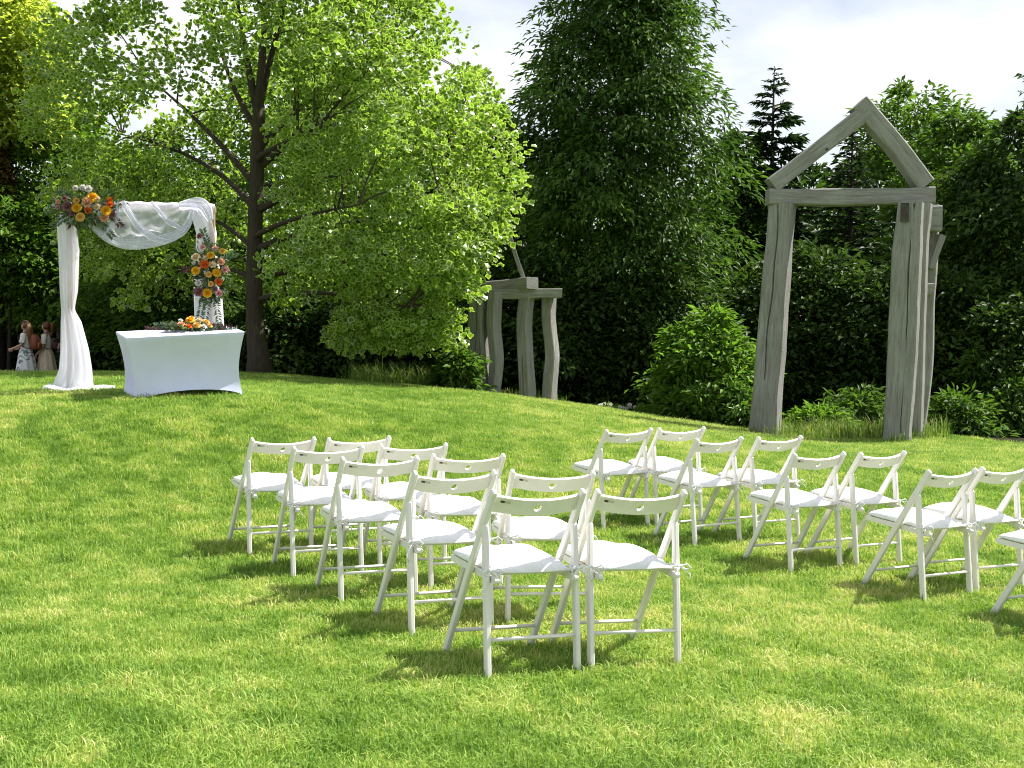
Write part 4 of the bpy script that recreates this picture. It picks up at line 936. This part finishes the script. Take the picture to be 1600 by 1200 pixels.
for i, (nm, (x, y, a)) in enumerate(CH.items()):
    o = proto if i == 0 else copy_tree(proto)
    z = tz(x, y); e = .22
    dx = (tz(x + e, y) - tz(x - e, y)) / (2 * e); dy = (tz(x, y + e) - tz(x, y - e)) / (2 * e)
    n_ = Vector((-dx, -dy, 1)).normalized(); q = Vector((0, 0, 1)).rotation_difference(n_)
    o.rotation_mode = 'QUATERNION'; o.rotation_quaternion = q @ Euler((0, 0, R(a))).to_quaternion(); o.location = (x, y, z - .006)
    side = 'left' if nm[0] in 'AC' else 'right'; blk = 'beside the covered table' if nm[0] in 'AB' else 'before the timber gate'
    tag(o, f'white folding chair, {side} seat of the {ORD[nm[1]]} row in the block {blk}', 'chair', 'white folding chairs set out in rows on the lawn')
    cu = [c for c in o.children if c.name.startswith('cushion')][0]; v = (i * 3 + 1) % 5
    cu.data = CUSH[v]
    ts = [c for c in cu.children]
    for k, c in enumerate(ts): c.data = TIES[(v + i) % 5][k]

# ------------------------------------------------------------------ two people beyond the mound
M_SKIN = simple('skin', (.56, .33, .24), .5, .3, .06); M_SHIRT = simple('white_shirt', (.78, .77, .74), .9, .1, .05, 12, .2); M_CREAM = simple('cream_blouse', (.74, .68, .58), .9, .1, .05, 12, .2)
M_CSKIRT = simple('beige_skirt', (.66, .56, .40), .9, .1, .1, 9, .2)
def skirt_print():
    m, t, out = newmat('patterned_skirt')
    wv = t.nodes.new('ShaderNodeTexWave'); wv.wave_type = 'RINGS'; wv.inputs['Scale'].default_value = 1.7; wv.inputs['Distortion'].default_value = 16; wv.inputs['Detail'].default_value = 1.5; wv.inputs['Detail Scale'].default_value = 2.2
    c = t.nodes.new('ShaderNodeTexCoord'); t.links.new(c.outputs['Object'], wv.inputs['Vector'])
    principled(t, out, ramp(t, wv.outputs['Fac'], [(.0, (.20, .24, .26)), (.16, (.34, .38, .38)), (.26, (.80, .80, .78))]), .9, .1); return m
M_PSKIRT = skirt_print()
def hairmat(name, a, c):
    m, t, out = newmat(name); f = noise(t, 14, 4, .6, stretch=(6, 6, .6)); principled(t, out, ramp(t, f, [(.3, a), (.7, c)]), .45, .4, bump(t, f, .6, .01)); return m
M_HAIR1 = hairmat('auburn_hair', (.09, .035, .012), (.30, .14, .05)); M_HAIR2 = hairmat('red_brown_hair', (.06, .018, .010), (.20, .07, .035)); M_DHAIR = hairmat('dark_hair', (.02, .012, .008), (.06, .03, .02))
def ringloft(levels, n=28, folds=0, amp=0, ph=0.0):
    """levels: (cx, cy, z, rx, ry)"""
    R_ = []
    for (cx, cy, z, rx, ry) in levels:
        R_.append([(cx + rx * math.cos(2 * math.pi * k / n) * (1 + amp * math.sin(folds * 2 * math.pi * k / n + ph)), cy + ry * math.sin(2 * math.pi * k / n) * (1 + amp * math.sin(folds * 2 * math.pi * k / n + ph)), z) for k in range(n)])
    return R_
def person(u, vfeet_z, Y, H, lab, arms, mats, hair, seed):
    x, y, z = gz(u, Y); k = H / 1.62
    root = empty('person', (x, y, z), R(90)); root.scale = (k, k, k); tag(root, lab, 'person', 'two people walking past behind the mound')
    V = []; E = []; Rd = []
    def v(p, r, par=None):
        V.append(p); Rd.append(r if hasattr(r, '__len__') else (r, r))
        if par is not None: E.append((par, len(V) - 1))
        return len(V) - 1
    pel = v((0, 0, .86), (.125, .10)); wa = v((0, .0, 1.0), (.105, .085), pel); ch = v((0, .005, 1.18), (.125, .095), wa); ub = v((0, -.005, 1.29), (.10, .075), ch)
    nk = v((0, .0, 1.37), .046, ub); hd = v((0, .02, 1.43), .062, nk); hm = v((0, .022, 1.50), (.078, .088), hd); ht = v((0, .015, 1.575), (.055, .062), hm)
    v((0, .105, 1.475), .012, hm)                                            # nose
    for s in (-1, 1):
        v((s * .082, .0, 1.485), .012, hm)                                   # ear
        hp = v((s * .085, 0, .80), .085, pel); kn = v((s * .085, .02 + s * .05, .46), .055, hp); an_ = v((s * .085, -.02 + s * .07, .09), .037, kn); v((s * .09, .12 + s * .07, .035), .034, an_)
        sh = v((s * .155, -.005, 1.285), .052, ub); el, wr = arms[0 if s < 0 else 1]
        e_ = v(el, .038, sh); w_ = v(wr, .026, e_); d = (Vector(wr) - Vector(el)).normalized(); pm = v(tuple(Vector(wr) + d * .06), (.034, .02), w_)
        sd2 = d.cross(Vector((1, 0, 0))).normalized()
        for f_ in range(4):
            o_ = sd2 * (f_ - 1.5) * .021; l_ = (.055, .068, .064, .05)[f_]
            a_ = v(tuple(Vector(V[pm]) + o_ + d * .035), .0095, pm); v(tuple(Vector(V[a_]) + d * l_ * .8 + Vector((-s * .018, 0, 0))), .008, a_)
        a_ = v(tuple(Vector(V[pm]) + sd2 * .038 - d * .015), .011, pm); v(tuple(Vector(V[a_]) + sd2 * .012 + d * .035), .009, a_)
    me = bpy.data.meshes.new('body'); me.from_pydata(V, E, []); body = link('body', me, root, M_SKIN)
    sk = body.modifiers.new('skin', 'SKIN'); sk.use_smooth_shade = True
    for i, r in enumerate(Rd): me.skin_vertices[0].data[i].radius = r
    me.skin_vertices[0].data[0].use_root = True
    sb = body.modifiers.new('sub', 'SUBSURF'); sb.levels = 2; sb.render_levels = 2
    # blouse with sleeves
    b = MB().sweep(ringloft([(0, .0, .95, .125, .105), (0, 0, 1.02, .128, .105), (0, .005, 1.18, .152, .122), (0, 0, 1.27, .150, .10), (0, -.003, 1.33, .09, .075), (0, 0, 1.365, .058, .056)], 28, 7, .03, seed), cap=False)
    for s in (-1, 1):
        el = Vector(arms[0 if s < 0 else 1][0]); sh = Vector((s * .145, -.005, 1.29)); b.tube([sh - (el - sh) * .1, sh, sh + (el - sh) * .45, sh + (el - sh) * .80], [.05, .066, .064, .068], 12, False)
    b.build('blouse', mats[0], root, True)
    MB().sweep(ringloft([(0, 0, .995, .118, .10), (0, 0, .93, .15, .135), (0, -.005, .80, .185, .17), (0, -.01, .62, .215, .20), (0, -.015, .47, .24, .23), (0, -.015, .44, .243, .232)], 48, 9, .05, seed), cap=False).build('skirt', mats[1], root, True)
    # hair cap and length
    b = MB(); lv_ = [(0, .0, 1.44, .086, .085), (0, -.005, 1.50, .096, .100), (0, .0, 1.56, .085, .09), (0, .0, 1.60, .055, .06), (0, 0, 1.615, .02, .02)]
    rg = ringloft(lv_, 24)
    for r in rg:                                                             # leave the face free
        for i, p in enumerate(r):
            if p[1] > .055 and p[2] < 1.56: r[i] = (p[0] * .9, .05, p[2])
    b.sweep(rg)
    if hair == 'long': b.sweep(ringloft([(0, -.05, 1.56, .05, .05), (0, -.075, 1.46, .098, .06), (0, -.10, 1.34, .125, .062), (0, -.125, 1.20, .125, .06), (0, -.14, 1.08, .10, .05), (0, -.145, 1.0, .04, .03)], 30, 8, .07, seed))
    else: b.sweep(ringloft([(0, -.07, 1.59, .03, .03), (0, -.105, 1.60, .045, .04), (0, -.135, 1.54, .052, .042), (0, -.14, 1.42, .048, .04), (0, -.13, 1.31, .036, .03), (0, -.125, 1.24, .012, .012)], 20, 6, .07, seed))
    b.build('hair', mats[2], root, True)
    if hair == 'long': MB().sweep(ringloft([(0, .01, 1.575, .09, .085), (0, .015, 1.60, .07, .07), (0, .012, 1.622, .03, .03)], 20)).build('dark_headband', M_DHAIR, root, True)
    for s in (-1, 1): MB().sweep(ringloft([(s * .03, .098, 1.49, .003, .003), (s * .03, .102, 1.496, .009, .005), (s * .03, .098, 1.502, .003, .003)], 8)).build('eye', M_DHAIR, root)
    MB().box((0, .094, 1.432), (.04, .01, .007)).build('mouth', simple('lips', (.45, .16, .14)), root)
    for s in (-1, 1): MB().sweep(ringloft([(s * .088, .07 + s * .07, -.03, .04, .12), (s * .088, .07 + s * .07, .03, .042, .12), (s * .088, .04 + s * .07, .07, .035, .07), (s * .088, -.01 + s * .07, .10, .035, .035)], 16)).build('shoe', M_DHAIR, root, True)
    return root, k
def backpack(name, lab, owner, kk, mat, mat2, round_, seed):
    root = empty(name, owner.location, R(90)); root.scale = (kk, kk, kk); tag(root, lab, 'backpack')
    if round_: lv_ = [(0, -.215, .965, .05, .03), (0, -.225, .99, .10, .065), (0, -.23, 1.06, .135, .085), (0, -.23, 1.14, .135, .08), (0, -.22, 1.21, .10, .06), (0, -.21, 1.235, .05, .03)]
    else: lv_ = [(0, -.20, .945, .08, .03), (0, -.215, .965, .125, .075), (0, -.22, 1.05, .14, .095), (0, -.215, 1.18, .135, .085), (0, -.20, 1.27, .10, .06), (0, -.19, 1.30, .05, .03)]
    def sup(l):
        out_ = []
        for (cx, cy, z, rx, ry) in l:
            out_.append([(cx + rx * math.copysign(abs(math.cos(a)) ** .55, math.cos(a)), cy + ry * math.copysign(abs(math.sin(a)) ** .55, math.sin(a)), z) for a in np.linspace(0, 2 * math.pi, 29)[:-1]])
        return out_
    MB().sweep(sup(lv_)).build('bag', mat, root, True)
    zc = 1.05; MB().sweep(sup([(0, -.30, zc - .085, .05, .02), (0, -.305, zc - .07, .09, .035), (0, -.31, zc, .10, .04), (0, -.305, zc + .06, .09, .035), (0, -.30, zc + .075, .05, .02)])).build('pocket', mat2, root, True)
    for s in (-1, 1):
        MB().tube([(s * .09, -.15, 1.26), (s * .10, -.06, 1.365), (s * .105, .06, 1.34), (s * .115, .13, 1.22), (s * .13, .10, 1.08), (s * .14, -.05, .99), (s * .10, -.15, .98)], .016, 6, flat=.5).build('strap', M_DHAIR, root, True)
p1, k1 = person(41, 0, 27, 1.62, 'person in white top and grey patterned skirt with long loose auburn hair', [((-.19, .02, 1.06), (-.16, .22, .98)), ((.19, -.01, 1.06), (.17, .20, 1.0))], (M_SHIRT, M_PSKIRT, M_HAIR1), 'long', 1)
p2, k2 = person(73, 0, 27.3, 1.60, 'person in cream blouse and beige skirt with tied back reddish hair', [((-.20, .0, 1.04), (-.19, .16, .84)), ((.20, .0, 1.04), (.20, .12, .82))], (M_CREAM, M_CSKIRT, M_HAIR2), 'tail', 2)
backpack('backpack', 'rust brown backpack worn over the white top', p1, k1, simple('rust_leather', (.26, .075, .035), .6), simple('rust_leather_light', (.38, .11, .05), .6), False, 1)
backpack('backpack', 'rounded pink and dark backpack worn over the cream blouse', p2, k2, simple('dark_canvas', (.10, .045, .05), .7), simple('pink_canvas', (.62, .30, .27), .7), True, 2)

# ------------------------------------------------------------------ small planting: white flowers, tall grass, lawn blades
rng = np.random.default_rng(15)
for i, (u_, v_, Y_, lab, c) in enumerate(((950, 634, 22.2, 'white blossom patch at the rim of the mound', 'white'), (980, 636, 22.2, 'larger white blossom patch beside the clipped green cushions', 'white'), (1118, 612, 21.8, 'pale pink rose bloom low in front of the glossy shrub', 'pink'))):
    p = at(u_, v_, Y_); zg = tz(p[0], p[1]); root = empty('flowering_plant', (p[0], p[1], zg)); tag(root, lab, 'flowers', 'small blooms along the planting bed')
    hgt = max(.08, p[2] - zg)
    for k in range((6, 11, 2)[i]):
        dx, dy_, dz_ = rng.normal() * .10, rng.normal() * .06, hgt + rng.normal() * .03
        o = link('flower', FM[c], root); o.matrix_local = Matrix.Translation((dx, dy_, dz_)) @ Vector((rng.normal() * .5, -.8, .8)).to_track_quat('Z', 'Y').to_matrix().to_4x4() @ Matrix.Scale(.042, 4)
    n = 90; d = nrmz(rng.normal(size=(n, 3))); pos = d * np.array([.2, .12, hgt * .45]) + np.array([0, 0, hgt * .5]); V, F = leaves_quad(pos, d, rng.normal(size=(n, 3)) + np.array([0, 0, .8]), rng.uniform(.07, .13, n), rng.uniform(.03, .05, n))
    o = link('foliage', npmesh('foliage', V, F, G_GLOSS, False, {'tint': np.repeat(rng.random(n), 2)}), root); o['kind'] = 'stuff'
BL = ('clipped green ball nearest the white blossom patch', 'middle one of three clipped green balls on the mound rim', 'clipped green ball next to the glossy shrub')
for i, u_ in enumerate((1003, 1016, 1028)):
    p = at(u_, 640 + i * 2, 22.0); zg = tz(p[0], p[1]); n = 500; d = nrmz(rng.normal(size=(n, 3))); d[:, 2] = np.abs(d[:, 2]); pos = d * np.array([.13, .13, .2])
    V, F = leaves_quad(pos, d + rng.normal(size=(n, 3)) * .6, d + rng.normal(size=(n, 3)) * .3, rng.uniform(.03, .05, n), rng.uniform(.015, .022, n))
    root = empty('box_shrub', (p[0], p[1], zg)); tag(root, BL[i], 'shrub', 'clipped balls on the mound rim')
    o = link('crown', npmesh('crown', V, F, G_BRIGHT, False, {'tint': np.repeat(rng.random(n), 2)}), root); o['kind'] = 'stuff'
    MB().tube([(0, 0, -.05), (0, 0, .12)], [.02, .01], 6).build('stem', M_BARK2, root)

def blades(n, hmin, hmax, wmin, wmax, rad, lean, g):
    Vs = []; Fs = []; ti = []
    for k in range(n):
        a = g.random() * 6.28; r = rad * math.sqrt(g.random()); bx_, by_ = r * math.cos(a), r * math.sin(a)
        h_ = g.uniform(hmin, hmax); w_ = g.uniform(wmin, wmax); d = g.random() * 6.28; ln = abs(g.normal()) * lean * h_; dx, dy_ = math.cos(d), math.sin(d); px, py = -dy_ * w_ / 2, dx * w_ / 2
        c = len(Vs)
        Vs += [(bx_ - px, by_ - py, -.004), (bx_ + px, by_ + py, -.004), (bx_ + dx * ln * .35 + px * .8, by_ + dy_ * ln * .35 + py * .8, h_ * .6), (bx_ + dx * ln * .35 - px * .8, by_ + dy_ * ln * .35 - py * .8, h_ * .6), (bx_ + dx * ln, by_ + dy_ * ln, h_ * (1 - .25 * min(1, ln / h_)))]
        Fs += [(c, c + 1, c + 2, c + 3), (c + 3, c + 2, c + 4)]; q = g.random(); ti += [q, q]
    return Vs, Fs, ti
def grassmat(name, stops, inst=True):
    m, t, out = newmat(name)
    a = attr(t, 'tint', 'INSTANCER' if inst else 'GEOMETRY'); bl_ = attr(t, 'blade')
    ad = nd(t, 'ShaderNodeMath', operation='MULTIPLY_ADD'); t.links.new(bl_, ad.inputs[0]); ad.inputs[1].default_value = .5; t.links.new(a, ad.inputs[2])
    sb_ = nd(t, 'ShaderNodeMath', operation='SUBTRACT'); t.links.new(ad.outputs[0], sb_.inputs[0]); sb_.inputs[1].default_value = .25
    c = ramp(t, sb_.outputs[0], stops)
    p = principled(t, None, c, .55, .2); tr = nd(t, 'ShaderNodeBsdfTranslucent'); t.links.new(mixc(t, 1.0, c, (1.35, 1.45, .8), 'MULTIPLY'), tr.inputs[0])
    ms = nd(t, 'ShaderNodeMixShader'); ms.inputs[0].default_value = .32; t.links.new(p.outputs[0], ms.inputs[1]); t.links.new(tr.outputs[0], ms.inputs[2]); t.links.new(ms.outputs[0], out.inputs[0]); return m
M_GRASS = grassmat('grass_blades', [(.0, (.105, .205, .028)), (.35, (.22, .355, .058)), (.62, (.36, .46, .11)), (.85, (.55, .54, .19)), (1.0, (.68, .62, .33))])
M_TALL = grassmat('tall_grass_blades', [(.0, (.05, .12, .015)), (.5, (.13, .24, .03)), (1.0, (.36, .38, .13))], False)
g = np.random.default_rng(21)
tufts = bpy.data.collections.new('grass_tuft_sources')
for k in range(14):
    Vs, Fs, ti = blades(11, .014, .036 if k % 3 else .052, .003, .0056, .045, .9, g)
    me = npmesh('grass_tuft', Vs, Fs, M_GRASS, False, {'blade': ti}); tufts.objects.link(bpy.data.objects.new('grass_tuft', me))
# scatter: dense near the camera's end of the lawn, thinner and larger far off
pts = []; scl = []
for d0, d1, dens, s in ((1.6, 4.6, 2200, 1.0), (4.6, 7.0, 1500, 1.0), (7.0, 10.5, 1000, 1.15), (10.5, 15, 800, 1.25), (15, 22.5, 480, 1.4)):
    W0 = .5 * d1 + 1.0; n = int(dens * (d1 - d0) * 2 * W0); y = g.uniform(d0, d1, n); x = g.uniform(-W0, W0, n)
    ok = (np.abs(x) < .47 * y + .7) & (y < edge_y(x) - .1); x, y = x[ok], y[ok]
    pts.append(np.stack([x, y], 1)); scl.append(np.full(len(x), s))
pts = np.concatenate(pts); scl = np.concatenate(scl)
zz = terr(pts[:, 0], pts[:, 1]) + (fbm(pts[:, 0] * .8 + 40, pts[:, 1] * .8 + 40) - .5) * .025
dry = fbm(pts[:, 0] * .55 + 3, pts[:, 1] * .55 + 8, 4); dry2 = fbm(pts[:, 0] * 2.3 + 13, pts[:, 1] * 2.3 + 1, 3); dry3 = fbm(pts[:, 0] * 7 + 3, pts[:, 1] * 7 + 21, 2)
tint = np.clip((dry - .5) * .45 + (dry2 - .5) * .45 + (dry3 - .5) * .8 + g.normal(size=len(pts)) * .11 + .47, 0, 1)
tint = np.clip(tint - .10 * np.clip((pts[:, 1] - 8) / 6, 0, 1) * (pts[:, 0] < 0), 0, 1)
me = bpy.data.meshes.new('lawn_grass'); me.vertices.add(len(pts)); me.vertices.foreach_set('co', np.c_[pts, zz].astype(np.float32).ravel())
sz = scl * (.75 + .5 * g.random(len(pts))) * (.75 + .5 * dry2)
for kx, arr in (('tint', tint), ('siz', sz), ('yaw', g.random(len(pts)) * 6.28)):
    a_ = me.attributes.new(kx, 'FLOAT', 'POINT'); a_.data.foreach_set('value', arr.astype(np.float32))
me.materials.append(M_GRASS)
lawn = link('lawn_grass', me); tag(lawn, 'mown lawn of short green blades with dry straw patches', kind='stuff')
ng = bpy.data.node_groups.new('scatter_tufts', 'GeometryNodeTree')
ng.interface.new_socket('Geometry', in_out='INPUT', socket_type='NodeSocketGeometry'); ng.interface.new_socket('Geometry', in_out='OUTPUT', socket_type='NodeSocketGeometry')
gi = ng.nodes.new('NodeGroupInput'); go = ng.nodes.new('NodeGroupOutput'); ip = ng.nodes.new('GeometryNodeInstanceOnPoints'); ci = ng.nodes.new('GeometryNodeCollectionInfo')
ci.inputs['Collection'].default_value = tufts; ci.inputs['Separate Children'].default_value = True; ci.inputs['Reset Children'].default_value = True; ip.inputs['Pick Instance'].default_value = True
def na(nm):
    n_ = ng.nodes.new('GeometryNodeInputNamedAttribute'); n_.data_type = 'FLOAT'; n_.inputs['Name'].default_value = nm; return n_.outputs['Attribute']
cx3 = ng.nodes.new('ShaderNodeCombineXYZ'); ng.links.new(na('yaw'), cx3.inputs['Z'])
e2r = ng.nodes.new('FunctionNodeEulerToRotation'); ng.links.new(cx3.outputs[0], e2r.inputs[0])
m2p = ng.nodes.new('GeometryNodeMeshToPoints')
ng.links.new(gi.outputs[0], m2p.inputs['Mesh']); ng.links.new(m2p.outputs[0], ip.inputs['Points']); ng.links.new(ci.outputs[0], ip.inputs['Instance']); ng.links.new(e2r.outputs[0], ip.inputs['Rotation']); ng.links.new(na('siz'), ip.inputs['Scale'])
ng.links.new(ip.outputs[0], go.inputs[0])
md = lawn.modifiers.new('scatter', 'NODES'); md.node_group = ng
# taller unmown grass on the crest and round the gate posts
def tall(name, lab, spots, g):
    Vs = []; Fs = []; ti = []
    for (x, y, hm, n) in spots:
        v_, f_, t_ = blades(n, hm * .4, hm, .006, .011, .16, .55, g); z = tz(x, y); c = len(Vs)
        Vs += [(a + x, b_ + y, q + z) for a, b_, q in v_]; Fs += [tuple(i + c for i in f) for f in f_]; ti += t_
    o = link(name, npmesh(name, Vs, Fs, M_TALL, False, {'tint': ti, 'blade': ti})); tag(o, lab, kind='stuff')
sp = []
for k in range(130):
    u_ = g.uniform(545, 735); Y_ = g.uniform(21.2, 22.2); p = at(u_, 600, Y_); sp.append((p[0], p[1], g.uniform(.2, .6), 16))
for k in range(40):
    u_ = g.uniform(735, 880); Y_ = g.uniform(22.0, 22.9); p = at(u_, 600, Y_); sp.append((p[0], p[1], g.uniform(.08, .28), 12))
tall('tall_grass', 'tall unmown grass along the crest beneath the variegated tree', sp, g)
sp = []
for k in range(190):
    u_ = g.uniform(1215, 1480); Y_ = g.uniform(19.4, 20.9); p = at(u_, 600, Y_); sp.append((p[0], p[1], g.uniform(.2, .5), 16))
for uc, Yc in ((1190, 19.75), (1400, 18.75), (1432, 19.5), (1225, 19.9)):
    for k in range(14):
        p = at(uc + g.normal() * 16, 600, Yc + g.normal() * .12); sp.append((p[0], p[1], g.uniform(.12, .3), 14))
tall('gate_grass', 'long green grass growing round the feet of the timber gate', sp, g)
print('tris', sum(len(m_.polygons) for m_ in bpy.data.meshes), 'grass points', len(pts))
